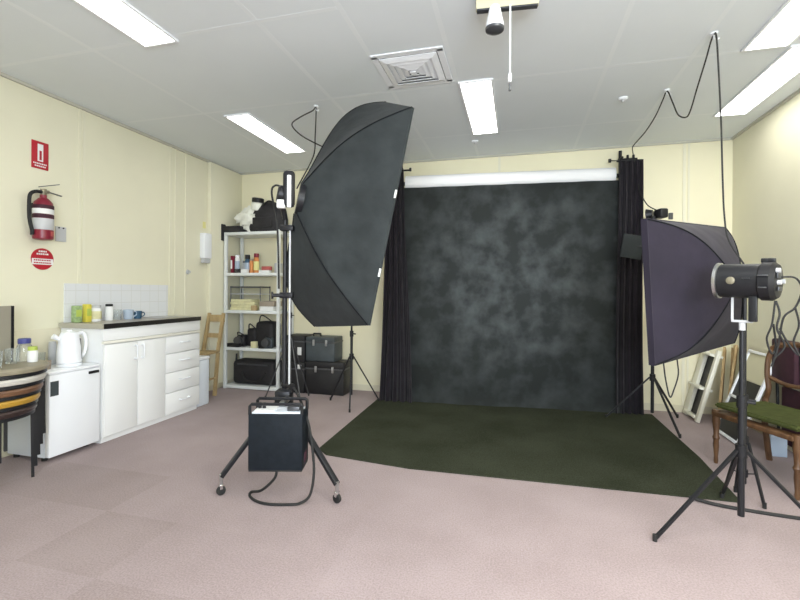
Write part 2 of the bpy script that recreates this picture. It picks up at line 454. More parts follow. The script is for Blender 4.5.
# extinguisher
ex, ey = WX+.08, 2.472
t = thing('fire_extinguisher', (ex, ey, 1.56), 'red fire extinguisher with black hose hanging on the left wall', 'fire extinguisher')
MB().lathe([(.05, 1.556), (.062, 1.562), (.064, 1.58), (.064, 1.80), (.056, 1.835), (.035, 1.86), (.022, 1.87), (.022, 1.89)], (ex, ey, 0), seg=28).build('cylinder_body', 'redx', t)
for z0, z1, m, nm in ((1.785, 1.812, 'maroon', 'dark_band'), (1.745, 1.783, 'paper', 'white_band'), (1.715, 1.743, 'maroon', 'dark_band'), (1.628, 1.712, 'lgrey', 'instruction_label')):
    MB().lathe([(.0648, z0), (.0655, z0+.001), (.0655, z1-.001), (.0648, z1)], (ex, ey, 0), seg=28).build(nm, m, t)
MB().box((ex+.055, ey+.022, 1.60), (.012, .03, .035), rz(.4)).build('tag', 'pinkbox', t)
MB().cyl((ex, ey, 1.885), (ex, ey, 1.935), .02).cyl((ex, ey, 1.915), (ex+.03, ey+.02, 1.915), .012).build('valve', 'brass', t)
lv = MB().bar((ex, ey-.03, 1.945), (ex+.02, ey+.10, 1.99), .018, .006).bar((ex, ey-.02, 1.925), (ex+.02, ey+.12, 1.905), .018, .006)
lv.build('lever', 'greym', t)
MB().tube([(ex, ey, 1.91), (ex+.01, ey-.06, 1.905), (ex+.01, ey-.098, 1.875), (ex+.01, ey-.105, 1.80), (ex, ey-.095, 1.70), (ex, ey-.078, 1.62), (ex, ey-.076, 1.585)], .0125, 10).build('hose', 'rubber', t)
MB().lohi((WX, ey-.03, 1.75), (ex-.055, ey+.03, 1.83)).build('wall_bracket', 'blackm', t)
# round sign
t = thing('round_sign', (WX, 2.524, 1.417), 'round red and white sign below the fire extinguisher', 'sign')
MB().lathe([(.082, 0), (.082, .005)], (WX, 2.524, 1.417), (1, 0, 0), 40).build('disc', 'red', t)
MB().lohi((WX+.005, 2.447, 1.375), (WX+.0065, 2.601, 1.420)).build('white_band', 'paper', t)
tx = MB()
for z, a, b, in ((1.455, 2.480, 2.568), (1.475, 2.495, 2.553)):
    y = a
    while y < b:
        w = random.uniform(.008, .016); tx.lohi((WX+.005, y, z-.006), (WX+.0065, min(b, y+w), z+.006)); y += w+.004
tx.build('white_lettering', 'paper', t)
tx = MB()
for z in (1.408, 1.388):
    y = 2.46
    while y < 2.585:
        w = random.uniform(.006, .014); tx.lohi((WX+.0065, y, z-.005), (WX+.0078, min(2.585, y+w), z+.005)); y += w+.004
tx.build('red_lettering', 'red', t)
# plate
t = thing('wall_plate', (WX, 2.66, 1.625), 'pale grey wall plate with two dark dots right of the extinguisher', 'wall plate')
MB().lohi((WX, 2.618, 1.565), (WX+.012, 2.70, 1.682), .003).build('plate', 'lgrey', t)
for y in (2.64, 2.675): MB().cyl((WX+.012, y, 1.672), (WX+.016, y, 1.672), .006).build('dot', 'black', t)
# paper dispenser
t = thing('paper_dispenser', (WX+.03, 4.30, 1.68), 'white paper towel holder on the left wall before the shelf unit', 'paper dispenser')
MB().lohi((WX, 4.235, 1.55), (WX+.07, 4.36, 1.84), .012).build('housing', 'white', t)
MB().lohi((WX+.012, 4.245, 1.50), (WX+.055, 4.35, 1.55)).build('paper_slot', 'lgrey', t)
tag(MB().lohi((WX, 4.285, 1.90), (WX+.002, 4.335, 1.975)).build('sticky_note', 'sticker', base=None), 'small yellow note stuck above the paper towel holder', 'note')
t = thing('door_stop', (WX, 4.043, 1.384), 'small round grey knob on the left wall past the tiles', 'knob')
MB().cyl((WX, 4.043, 1.384), (WX+.012, 4.043, 1.384), .026).build('rose', 'lgrey', t)
MB().cyl((WX+.012, 4.043, 1.384), (WX+.035, 4.043, 1.384), .016).build('button', 'lgrey', t)

# ------------------------------------------------------------------ kitchen cabinet
CX = -3.065
t = thing('kitchen_cabinet', (-3.28, 3.19, 0), 'long white kitchen cabinet with two doors and four drawers', 'cabinet')
MB().lohi((XL+.014, 2.66, .09), (CX-.02, 3.72, .885)).build('carcass', 'lam', t)
MB().lohi((XL+.014, 2.67, 0), (CX-.03, 3.715, .09)).build('plinth', 'lam', t)
MB().lohi((CX-.02, 2.66, .79), (CX, 3.72, .885), .003).build('top_rail', 'lam', t)
MB().lohi((CX-.022, 2.662, .765), (CX+.006, 3.718, .787), .003).build('finger_rail', 'lamcream', t)
MB().lohi((CX-.02, 2.66, .035), (CX-.004, 2.672, .765)).build('end_panel', 'lam', t)
def bow_handle(p, q, parent):
    p, q = V(p), V(q); o1 = V((.028, 0, 0))
    MB().tube([p, p+o1, (p+q)/2+o1*1.15, q+o1, q], .006, 8, n=6).build('handle', 'white', parent)
for y0, y1, hy in ((2.674, 2.975, 2.945), (2.981, 3.278, 3.015)):
    d = MB().lohi((CX-.02, y0, .05), (CX, y1, .76), .003).build('door', 'lam', t)
    bow_handle((CX, hy, .74-.015), (CX, hy, .62), d)
for z0, z1 in ((.605, .76), (.43, .60), (.245, .425), (.05, .24)):
    d = MB().lohi((CX-.02, 3.284, z0), (CX, 3.716, z1), .003).build('drawer', 'lam', t)
    zc = (z0+z1)/2+.015
    bow_handle((CX, 3.45, zc), (CX, 3.56, zc), d)
t = thing('worktop', (-3.27, 3.19, .885), 'grey-brown worktop with a black front edge on the white cabinet', 'worktop')
MB().lohi((XL+.012, 2.65, .887), (CX+.008, 3.715, .922)).build('slab', 'bench', t)
MB().lohi((CX+.008, 2.65, .885), (CX+.016, 3.715, .923)).build('front_edge', 'benchedge', t)
MB().lohi((XL+.012, 2.642, .885), (CX+.016, 2.65, .923)).build('end_strip', 'benchend', t)
sk = MB().lohi((-3.40, 3.36, .922), (-3.14, 3.66, .926), .002)
sk.build('steel_drainer', 'steel', t)

# things on the worktop
def packet(x, y, w, d, h, m, name, label, cat, cap=None, z=.9225):
    t = thing(name, (x, y, z), label, cat)
    MB().lohi((x-d/2, y-w/2, z), (x+d/2, y+w/2, z+h), .006).build('body', m, t)
    if cap: MB().lohi((x-d/2+.003, y-w/2+.004, z+h*.35), (x+d/2+.001, y+w/2-.004, z+h*.75)).build('front_label', cap, t)
    return t
def jar(x, y, z, r, h, m, lid, name, label, cat, band=None, lidh=.018, group=None):
    t = thing(name, (x, y, z), label, cat, group)
    MB().lathe([(r*.92, 0), (r, .006), (r, h*.86), (r*.86, h*.95), (r*.80, h)], (x, y, z), seg=20).build('body', m, t)
    if lid: MB().lathe([(r*.9, h), (r*.92, h+.002), (r*.92, h+lidh), (r*.8, h+lidh+.003)], (x, y, z), seg=20).build('lid', lid, t)
    if band: MB().lathe([(r*1.005, h*.18), (r*1.015, h*.2), (r*1.015, h*.72), (r*1.005, h*.74)], (x, y, z), seg=20).build('label_band', band, t)
    return t
packet(-3.40, 2.715, .055, .05, .135, 'greenp', 'tea_packet', 'green packet at the tiled end of the worktop above the kettle', 'packet', 'lime')
packet(-3.38, 2.785, .045, .05, .145, 'yellow', 'biscuit_box', 'yellow box standing between green packet and white jar', 'box', 'lime')
jar(-3.39, 2.868, .9225, .043, .115, 'paper', 'lgrey', 'storage_jar', 'white jar with grey lid and yellow label on the worktop', 'jar', 'papery')
jar(-3.39, 2.995, .9225, .030, .12, 'paper', 'black', 'sauce_bottle', 'white bottle with a black cap standing on the worktop', 'bottle')
def tumbler(x, y, z, r, h, m, name, label, cat, handle=None, group=None):
    t = thing(name, (x, y, z), label, cat, group)
    MB().lathe([(r*.82, 0), (r*.85, .004), (r, h), (r*.93, h), (r*.78, .012), (0.001, .010)], (x, y, z), seg=20, cap=True).build('cup_wall', m, t)
    if handle:
        R = rz(handle)
        MB().tube([V((x, y, z)) + R @ V(p) for p in ((r*.92, 0, h*.8), (r*1.5, 0, h*.75), (r*1.6, 0, h*.45), (r*.88, 0, h*.22))], .005, 8).build('cup_handle', m, t)
    return t
tumbler(-3.38, 3.065, .9225, .033, .09, 'glass', 'drinking_glass', 'clear glass beside the white bottle on the worktop', 'glass')
tumbler(-3.37, 3.17, .9225, .042, .085, 'pale', 'mug', 'pale blue-grey mug on the worktop', 'mug', handle=1.2)
tumbler(-3.36, 3.26, .9225, .036, .07, 'teal', 'cup', 'dark blue cup at the far end of the worktop crockery', 'cup', handle=1.2)

# ------------------------------------------------------------------ bar fridge
t = thing('bar_fridge', (-3.27, 2.45, 0), 'small white bar fridge beside the kitchen cabinet', 'fridge')
MB().lohi((-3.46, 2.265, .03), (-3.115, 2.640, .615), .006).build('body', 'whitegrey', t)
MB().lohi((-3.465, 2.262, .60), (-3.075, 2.643, .622), .006).build('top_panel', 'white', t)
d = MB().lohi((-3.113, 2.265, .035), (-3.07, 2.640, .598), .006).build('door', 'white', t)
MB().lohi((-3.070, 2.545, .560), (-3.062, 2.625, .580), .002).build('handle_recess', 'black', d)
MB().lohi((-3.070, 2.270, .455), (-3.067, 2.325, .555)).build('dark_sticker', 'case', d)
for x in (-3.42, -3.16):
    for y in (2.30, 2.60): MB().cyl((x, y, 0), (x, y, .03), .018).build('foot', 'rubber', t)
# kettle
kx, ky, kz = -3.20, 2.50, .6225
t = thing('electric_kettle', (kx, ky, kz), 'white electric jug kettle on the bar fridge', 'kettle')
MB().lathe([(.072, 0), (.078, .006), (.078, .020), (.070, .024)], (kx, ky, kz), seg=28).build('power_base', 'white', t)
MB().lathe([(.074, .025), (.078, .03), (.072, .14), (.060, .225), (.056, .235)], (kx, ky, kz), seg=28).build('jug', 'white', t)
MB().lathe([(.056, .235), (.052, .247), (.02, .256), (.012, .266), (0.001, .267)], (kx, ky, kz), seg=24).build('lid', 'white', t)
MB().tube([(kx-.005, ky+.055, kz+.225), (kx, ky+.10, kz+.235), (kx, ky+.128, kz+.19), (kx, ky+.122, kz+.10), (kx, ky+.085, kz+.045), (kx, ky+.07, kz+.045)], .0125, 10).build('handle', 'white', t)
MB().bar((kx+.050, ky+.054, kz+.045), (kx+.044, ky+.045, kz+.20), .016, .012, V((1, 1, 0))).build('handle_gap_shade', 'greym', t)  # dark bar stands in for the shadowed gap between jug and handle
MB().lathe([(.012, 0), (.02, .05)], (kx-.02, ky-.055, kz+.20), (-.2, -.8, .5), 12).build('spout', 'white', t)
# bits on the fridge
tumbler(-3.30, 2.30, .6225, .036, .10, 'glass', 'drinking_glass', 'clear glass nearest the stool stack on the bar fridge', 'glass')
tumbler(-3.38, 2.42, .6225, .036, .10, 'glass', 'drinking_glass', 'clear glass behind the dark mug on the bar fridge', 'glass')
tumbler(-3.21, 2.345, .6225, .030, .060, 'card', 'mug', 'dark brown mug on the bar fridge', 'mug', handle=2.5)
jar(-3.39, 2.52, .6225, .026, .17, 'lgrey', None, 'canister', 'slim grey canister against the wall behind the kettle', 'canister')

# ------------------------------------------------------------------ stacked stools
sx, sy_ = -3.10, 1.972
stool_cols = [('stoolE', 'dark brown'), ('stoolD', 'mustard yellow'), ('stoolC', 'chestnut brown'), ('stoolB', 'off-white'), ('stoolA', 'beige')]
lab = {0: 'dark brown seated stool at the bottom of the stack by the fridge', 1: 'mustard seated stool, second from the bottom of the stack',
       2: 'chestnut brown seated stool in the middle of the stack', 3: 'off-white seated stool just under the top of the stack',
       4: 'beige topped stool on top of the stack carrying jars'}
for q, (m, nm) in enumerate(stool_cols):
    zt = .475 + q*.060
    qx, qy = sx+.004*(4-q), sy_-.021*(4-q)
    t = thing('stool', (qx, qy, zt-.475), lab[q], 'stool', 'round stools in the stack')
    R = .252
    MB().lathe([(R-.03, zt-.038), (R-.006, zt-.034), (R, zt-.022), (R, zt-.010), (R-.010, zt), (.10, zt-.002), (0.001, zt-.004)], (qx, qy, 0), seg=56).build('seat', m, t)
    MB().lathe([(R-.045, zt-.056), (R-.010, zt-.056), (R-.010, zt-.0375), (R-.045, zt-.0375)], (qx, qy, 0), seg=56).build('seat_rim', 'blackm', t)
    for kk in range(4):
        a = math.radians(62+90*kk + (q-2)*2.5)
        c = V((math.cos(a), math.sin(a), 0))
        p0 = V((qx, qy, 0)) + c*.226 + V((0, 0, zt-.045)); p1 = V((qx, qy, 0)) + c*.232 + V((0, 0, zt-.475))
        MB().bar(p1, p0, .016, .016, c).build('leg', 'blackm', t)
ZT = .475+4*.060+.001
tumbler(-3.00, 1.90, ZT, .034, .10, 'glass', 'drinking_glass', 'clear glass at the left edge of the photo on the stool stack', 'glass')
tumbler(-3.10, 2.05, ZT, .034, .095, 'glass', 'drinking_glass', 'clear glass beside the blue-lidded jar on the stool stack', 'glass')
jar(-3.135, 2.15, ZT, .038, .115, 'glass', 'blue', 'glass_jar', 'clear jar with a blue lid on the stool stack', 'jar', lidh=.03)
jar(-3.04, 2.135, ZT, .028, .075, 'paper', 'lime', 'spread_jar', 'white jar with yellow-green lid on the stool stack', 'jar', lidh=.022)
t = thing('board', (-3.235, 2.03, ZT), 'grey-beige board with a black edge standing on the stool stack', 'board')
Rb = rz(math.radians(6))
MB().box((-3.235, 2.015, ZT+.18), (.015, .25, .36), Rb).build('panel', 'board', t)
MB().box(V((-3.235, 2.015, ZT+.18)) + Rb @ V((.002, .133, 0)), (.022, .016, .36), Rb).build('black_edge', 'black', t)

# ------------------------------------------------------------------ bin and wooden chair near the shelf unit
t = thing('waste_bin', (-3.23, 3.84, 0), 'tall white bin between the cabinet and the tan wooden chair', 'bin')
MB().lohi((-3.36, 3.745, 0), (-3.11, 3.92, .47), .012).build('bin_body', 'whitegrey', t)
MB().lohi((-3.365, 3.74, .47), (-3.105, 3.925, .50), .01).build('lid', 'white', t)
t = thing('wooden_chair', (-3.375, 4.2, 0), 'narrow tan wooden chair standing beside the shelf unit', 'chair')
MB().lohi((-3.485, 3.98, .475), (-3.262, 4.29, .50), .008).build('seat', 'tan', t)
for x in (-3.47, -3.28):
    MB().bar((x, 3.995, 0), (x, 3.995, .475), .032, .032).build('leg', 'tan', t)
    MB().bar((x, 4.22, 0), (x, 4.275, .475), .032, .032).build('leg', 'tan', t)
    MB().bar((x, 4.275, .50), (x, 4.37, .92), .034, .028).build('back_post', 'tan', t)
MB().lohi((-3.485, 4.354, .82), (-3.265, 4.372, .90)).build('back_rail', 'tan', t)
MB().lohi((-3.47, 4.315, .64), (-3.28, 4.332, .69)).build('back_rail', 'tan', t)
for x in (-3.47, -3.28): MB().bar((x, 4.0, .2), (x, 4.23, .2), .02, .02).build('stretcher', 'tan', t)

# ------------------------------------------------------------------ shelf unit
sx0, sx1, sy0, sy1 = -3.435, -2.685, 4.575, 4.93
t = thing('shelf_unit', ((sx0+sx1)/2, 4.75, 0), 'open grey-white metal shelf unit in the back left corner', 'shelf unit')
for x in (sx0, sx1-.035):
    for y in (sy0, sy1-.035):
        MB().lohi((x, y, 0), (x+.035, y+.035, 1.90), .002).build('post', 'shelf', t)
SZ = [.045, .50, .945, 1.395, 1.885]
for z in SZ:
    MB().lohi((sx0+.002, sy0-.004, z-.035), (sx1-.002, sy1, z), .003).build('shelf_board', 'shelf', t)
def SX(px): return -3.43 + (px-224)*.0136
ys_ = 4.68
# top of the unit
zt = SZ[4]+.001
t = thing('camera_bag', (-2.88, 4.75, zt), 'black domed camera bag on top of the shelf unit', 'bag')
bg = MB().ball((-2.955, 4.75, zt+.09), (.275, .15, .29), 24, wob=.12)
for v in bg.bm.verts:
    if v.co.z < zt: v.co.z = zt
bg.build('bag_body', 'bag', t)
MB().tube([(-2.98, 4.66, zt+.30), (-2.88, 4.66, zt+.37), (-2.76, 4.66, zt+.31)], .011, 8).build('carry_strap', 'rubber', t)
MB().lohi((-3.06, 4.59, zt+.05), (-2.80, 4.61, zt+.17), .01).build('front_pocket', 'bag', t)
t = thing('black_tray', (-3.33, 4.72, zt), 'low black soft case hanging over the corner of the shelf top', 'case')
MB().lohi((-3.455, 4.555, zt), (-3.20, 4.88, zt+.075), .02).build('tray_body', 'bag', t)
MB().lohi((-3.465, 4.545, zt-.10), (-3.44, 4.62, zt+.10), .008).build('flap', 'bag', t)
t = thing('plastic_bag', (-3.18, 4.72, zt), 'crumpled white plastic bag on top of the shelf unit', 'bag')
pb = MB().ball((-3.15, 4.68, zt+.15), (.115, .10, .15), 20, wob=.55, wscale=9).ball((-3.255, 4.68, zt+.17), (.09, .08, .06), 14, wob=.6, wscale=9)
pb.build('bag_body', 'plasticbag', t)
t = thing('capped_jar', (-3.10, 4.70, zt+.29), 'clear jar with a black cap leaning on the white plastic bag', 'jar')
MB().lathe([(.055, .27), (.075, .28), (.075, .355), (.06, .37)], (-3.10, 4.72, zt), (.15, -.1, 1), seg=20).build('body', 'plasticbag', t)
MB().lathe([(.065, .37), (.07, .372), (.07, .42), (.05, .428)], (-3.10, 4.72, zt), (.15, -.1, 1), seg=20).build('cap', 'black', t)

def sbox(px0, px1, z, h, m, name, label, cat, y=ys_, d=.10, lab_=None, group=None, rot=0):
    x0, x1 = SX(px0), SX(px1); c = ((x0+x1)/2, y, z+h/2)
    t = thing(name, (c[0], y, z), label, cat, group)
    MB().box(c, (x1-x0, d, h), rz(rot) if rot else None, .004).build('body', m, t)
    if lab_: MB().box((c[0], y-d/2-.001, z+h*.5), ((x1-x0)*.8, .002, h*.5)).build('front_label', lab_, t)
    return t
z = SZ[3]+.001
sbox(227.5, 229.5, z, .21, 'redx', 'slim_box', 'slim red box at the wall end of the bottle shelf', 'box', lab_='paper')
jar(SX(232), ys_, z, .030, .20, 'paper', 'white', 'lotion_bottle', 'tall white bottle next to the slim red box', 'bottle', band='pale')
jar(SX(236.5), ys_+.06, z, .024, .13, 'lgrey', 'greym', 'spray_can', 'small grey can behind the tall white bottle', 'can')
t = thing('light_meter', (SX(236), ys_-.05, z), 'small black gadget lying before the bottles on the top open shelf', 'gadget')
MB().box((SX(236), ys_-.05, z+.025), (.085, .07, .05), rz(.2), .01).build('body', 'black', t)
MB().cyl((SX(236), ys_-.085, z+.025), (SX(236)-.005, ys_-.105, z+.025), .018).build('lens', 'greym', t)
jar(SX(242.5), ys_, z, .032, .17, 'teal', 'black', 'dark_bottle', 'dark blue bottle with a black cap', 'bottle', lidh=.05, band='pale')
jar(SX(247), ys_-.01, z, .024, .15, 'orange', 'card', 'orange_bottle', 'slim orange bottle next to the dark blue bottle', 'bottle')
jar(SX(251.5), ys_, z, .033, .19, 'orange', 'redx', 'tall_orange_bottle', 'tallest orange bottle with dark red cap', 'bottle', lidh=.045, band='sticker')
sbox(240, 246, z, .045, 'paper', 'white_carton', 'low white carton in front of the dark blue bottle', 'carton', y=4.615, d=.05)
sbox(256, 262, z, .075, 'card', 'small_box', 'small dark card box right of the tallest orange bottle', 'box', y=4.74, lab_='black')
sbox(258, 268, z, .03, 'paper', 'flat_carton', 'flat white carton at the front of the bottle shelf', 'carton', y=4.62, d=.06)
sbox(260.5, 269, z+.031, .045, 'pinkbox', 'red_packet', 'low red packet lying on the flat white carton', 'packet', y=4.62, d=.05)
sbox(268, 272, z, .12, 'lgrey', 'grey_carton', 'grey carton by the right post of the bottle shelf', 'carton', y=4.76)
# second shelf
z = SZ[2]+.001
t = thing('wire_rack', (SX(242), 4.74, z), 'small grey two-tier paper rack on the second open shelf', 'rack')
for x in (SX(227), SX(257)):
    for y in (4.65, 4.86): MB().cyl((x, y, z), (x, y, z+.29), .006).build('rack_post', 'greym', t)
MB().lohi((SX(227)-.006, 4.645, z+.27), (SX(257)+.006, 4.865, z+.288)).build('tray', 'greym', t)
MB().lohi((SX(227)-.006, 4.645, z+.19), (SX(257)+.006, 4.865, z+.20)).build('tray', 'lgrey', t)
for q in range(4):
    tag(MB().box((SX(240)+random.uniform(-.01, .01), 4.70, z+.0165+q*.033), (.31+random.uniform(-.03, .01), .17, .031), rz(random.uniform(-.1, .1)), .002).build('paper_bundle', 'papery'),
        ['bottom bundle of yellowed paper under the paper rack', 'second lowest yellowed paper bundle under the paper rack',
         'third yellowed paper bundle up under the paper rack', 'topmost yellowed paper bundle under the paper rack'][q], 'paper bundle', 'yellowed paper bundles')
sbox(258.5, 272, z, .05, 'paper', 'flat_box', 'flat white box under the brown folder on the second open shelf', 'box', y=4.70, d=.20)
sbox(258, 272.5, z+.051, .06, 'card', 'brown_folder', 'grey-brown folder on the flat white box', 'folder', y=4.70, d=.19)
sbox(251, 256, z, .06, 'tan', 'tan_carton', 'small tan carton in front of the yellowed paper', 'carton', y=4.60, d=.04)
# third shelf : camera gear
z = SZ[1]+.001
def gear(cx, cy, r, m, name, label, cat, lens=True, strap=True):
    t = thing(name, (cx, cy, z), label, cat)
    MB().box((cx, cy, z+r[2]/2), r, rz(random.uniform(-.2, .2)), min(r)*.25, 3).build('body', m, t)
    if lens:
        MB().lathe([(r[2]*.34, 0), (r[2]*.38, .01), (r[2]*.36, .06), (r[2]*.28, .062)], (cx-.01, cy-r[1]/2+.012, z+r[2]*.5), (0, -1, .08), 20).build('lens', 'greym', t)
    if strap:
        MB().tube([(cx-r[0]*.45, cy-.02, z+r[2]*.85), (cx-.02, cy-r[1]*.55, z+r[2]*1.25), (cx+r[0]*.45, cy-.02, z+r[2]*.85)], .007, 6).build('strap', 'rubber', t)
gear(SX(236.5), 4.72, (.13, .13, .14), 'black', 'camera', 'small black camera at the wall end of the gear shelf', 'camera')
gear(SX(246), 4.76, (.14, .12, .22), 'bag', 'lens_bag', 'upright black lens bag between camera and case on the gear shelf', 'bag', lens=False)
gear(SX(261), 4.75, (.27, .20, .31), 'bag', 'gear_bag', 'big black padded gear bag on the gear shelf', 'bag', lens=False)
gear(SX(267.5), 4.615, (.11, .06, .13), 'case', 'flash_unit', 'dark grey flash unit in front of the big gear bag', 'flash')
sbox(227, 239, z, .045, 'black', 'flat_case', 'flat black case at the front edge of the gear shelf', 'case', y=4.61, d=.06)
sbox(251, 256, z, .075, 'papery', 'cream_box', 'small cream box in front of the black gear bag', 'box', y=4.605, d=.05)
t = thing('cable_coil', (SX(263), 4.60, z), 'coiled black cable lying at the front of the gear shelf', 'cable')
ck = MB()
for q in range(3):
    ck.tube([(SX(261.5)+.035*math.cos(a*PI/6), 4.615-.028+.025*math.sin(a*PI/6), z+.006+q*.011) for a in range(13)], .0055, 6, n=2)
ck.build('loops', 'rubber', t)
# bottom shelf
z = SZ[0]+.001
t = thing('long_bag', (SX(250), 4.74, z), 'long black tripod bag on the bottom shelf', 'bag')
MB().box((SX(251.5), 4.74, z+.15), (.58, .24, .29), None, .05, 3).build('bag_body', 'bag', t)
MB().tube([(SX(240), 4.615, z+.16), (SX(246), 4.60, z+.06), (SX(258), 4.60, z+.06), (SX(264), 4.615, z+.16)], .012, 8).build('strap', 'rubber', t)
for px in (230.5, 271): MB().cyl((SX(px), 4.70, z+.18), (SX(px)+.005, 4.70, z+.36), .018, .010, 10).build('end_knob', 'black', t)
MB().lohi((SX(236), 4.612, z+.24), (SX(266), 4.622, z+.256)).build('zip', 'greym', t)

# ------------------------------------------------------------------ equipment cases
def flight_case(lo, hi, m, label, stickers=(), clasp=2):
    lo, hi = V(lo), V(hi); c = (lo+hi)/2
    t = thing('equipment_case', (c.x, c.y, lo.z), label, 'case', 'stacked equipment cases')
    zs = hi.z-(hi.z-lo.z)*.22
    MB().lohi(lo, (hi.x, hi.y, zs-.004), .012).build('case_body', m, t)
    MB().lohi((lo.x, lo.y, zs+.004), hi, .012).build('lid', m, t)
    MB().lohi((lo.x-.003, lo.y-.003, zs-.008), (hi.x+.003, hi.y+.002, zs+.008)).build('edge_trim', 'greym', t)
    for q in range(clasp):
        x = lo.x+(hi.x-lo.x)*(.28+.44*q/(max(1, clasp-1)))
        MB().lohi((x-.012, lo.y-.010, zs-.04), (x+.012, lo.y+.002, zs+.03), .003).build('clasp', 'steel', t)
    for (fx, fz, w, h) in stickers:
        x = lo.x+(hi.x-lo.x)*fx; z_ = lo.z+(hi.z-lo.z)*fz
        MB().lohi((x-w/2, lo.y-.003, z_-h/2), (x+w/2, lo.y+.002, z_+h/2)).build('white_sticker', 'paper', t)
    return t
flight_case((-2.62, 4.60, 0), (-2.368, 4.86, .355), 'caseblk', 'black lower case of the narrow pair beside the shelf unit', [(.75, .86, .045, .05)], 0)
flight_case((-2.62, 4.60, .357), (-2.368, 4.86, .665), 'caseblk', 'black upper case with a big white sticker in the narrow pair', [(.75, .42, .05, .09)], 0)
flight_case((-2.36, 4.605, 0), (-1.885, 4.86, .375), 'caseblk', 'wide black case on the floor under the charcoal case')
t = flight_case((-2.358, 4.61, .377), (-2.0, 4.86, .655), 'case', 'charcoal case on top of the wide black case')
MB().tube([(-2.30, 4.70, .65), (-2.30, 4.70, .685), (-2.21, 4.70, .685), (-2.21, 4.70, .65)], .011, 8, smooth=False).build('carry_handle', 'rubber', t)

# ------------------------------------------------------------------ tripods
def tripod(name, label, c, ztop, collar, hub_low, feet, r=.013, m='blackm', brace=True, group='black light stands', zfoot=0.0, bottom=.1):
    c = V(c); t = thing(name, (c.x, c.y, 0), label, 'light stand', group)
    MB().cyl((c.x, c.y, bottom), (c.x, c.y, collar+.25), r*1.25).build('lower_tube', m, t)
    MB().cyl((c.x, c.y, collar+.25), (c.x, c.y, ztop), r*.95).build('upper_tube', m, t)
    MB().cyl((c.x, c.y, collar-.03), (c.x, c.y, collar+.03), r*2.1).build('collar', 'black', t)
    MB().cyl((c.x, c.y, collar+.21), (c.x, c.y, collar+.27), r*1.8).cyl((c.x, c.y, collar+.24), (c.x+.05, c.y-.02, collar+.24), r*.6).build('clamp_knob', 'black', t)
    if brace: MB().cyl((c.x, c.y, hub_low-.02), (c.x, c.y, hub_low+.02), r*1.9).build('brace_hub', 'black', t)
    for fx, fy in feet:
        f = V((fx, fy, zfoot+.012)); d = (V((fx, fy, 0))-c.to_2d().to_3d()).normalized()
        a = V((c.x, c.y, collar)) + d*r*2
        MB().bar(a, f, r*1.3, r*1.1, d).build('leg', m, t)
        MB().cyl(f+V((0, 0, -.012)), f+V((0, 0, .02)), r*.9).build('foot', 'rubber', t)
        if brace:
            midp = a.lerp(f, .5)
            MB().bar(V((c.x, c.y, hub_low))+d*r*1.5, midp, r*.7, r*.5, d).build('brace', m, t)
    return t
# front right stand
FC = V((1.066, 2.511, 0))
t = tripod('light_stand', 'black tripod stand nearest the camera carrying the snoot light', FC, 1.025, .42, .20,
       [(.645, 2.35), (1.162, 2.962), (1.415, 2.22)], r=.0118, brace=False)
MB().cyl((FC.x, FC.y, 1.01), (FC.x, FC.y, 1.048), .014).build('spigot', 'lgrey', t)
# stand behind, near the left cases
tripod('light_stand', 'slim black stand in front of the stacked equipment cases', (-2.37, 4.28, 0), 1.35, .68, .42,
       [(-2.66, 4.26), (-2.14, 4.09), (-2.27, 4.52)], r=.009, brace=False, m='greym')
tripod('light_stand', 'slim black stand between the cases and the left curtain', (-1.676, 4.31, 0), 1.45, .50, .25,
       [(-1.579, 4.02), (-1.43, 4.50), (-1.95, 4.40)], r=.011, brace=False)
BS = V((1.19, 4.44, 0))
tripod('light_stand', 'black stand with a small head beside the right curtain', BS, 1.86, .42, .2,
       [(1.296, 4.07), (1.48, 4.72), (.82, 4.52)], r=.0115, brace=False)
# small background head on that stand
t = thing('background_light', (BS.x, BS.y, 1.86), 'small black light head peeping over the right softbox', 'studio light')
MB().cyl((BS.x, BS.y, 1.84), (BS.x, BS.y, 1.885), .02).build('mount', 'black', t)
MB().box((BS.x+.06, BS.y, 1.905), (.075, .11, .085), rz(.3), .015).build('head', 'black', t)
MB().lathe([(.035, 0), (.055, .05)], (BS.x+.01, BS.y+.05, 1.915), (-.8, .5, -.1), 16).build('reflector', 'blackm', t)
MB().box((BS.x+.13, BS.y-.03, 1.875), (.035, .02, .06), rz(.3), .005).build('knob', 'greym', t)
t = thing('reflector_flag', (BS.x-.12, BS.y, 1.6), 'small square black flag in front of the right curtain', 'flag')
MB().box((BS.x-.178, BS.y-.02, 1.61), (.19, .012, .215), Matrix.Rotation(.16, 3, 'Y') @ rz(.25), .003).build('flag_panel', 'fab1', t)
MB().cyl((BS.x, BS.y, 1.61), (BS.x-.15, BS.y-.012, 1.61), .006).build('arm', 'blackm', t)
MB().cyl((BS.x, BS.y, 1.585), (BS.x, BS.y, 1.635), .02).build('clamp', 'black', t)
tag(MB().tube([(BS.x+.04, BS.y+.05, 1.945), (1.18, 4.60, 2.02), (1.13, 4.66, 2.16), (1.13, 4.71, 2.25), (1.13, 4.73, 2.32)], .005, 6).build('light_cable', 'rubber'),
    'thin dark cable rising from the small light head to the right curtain', 'cable')

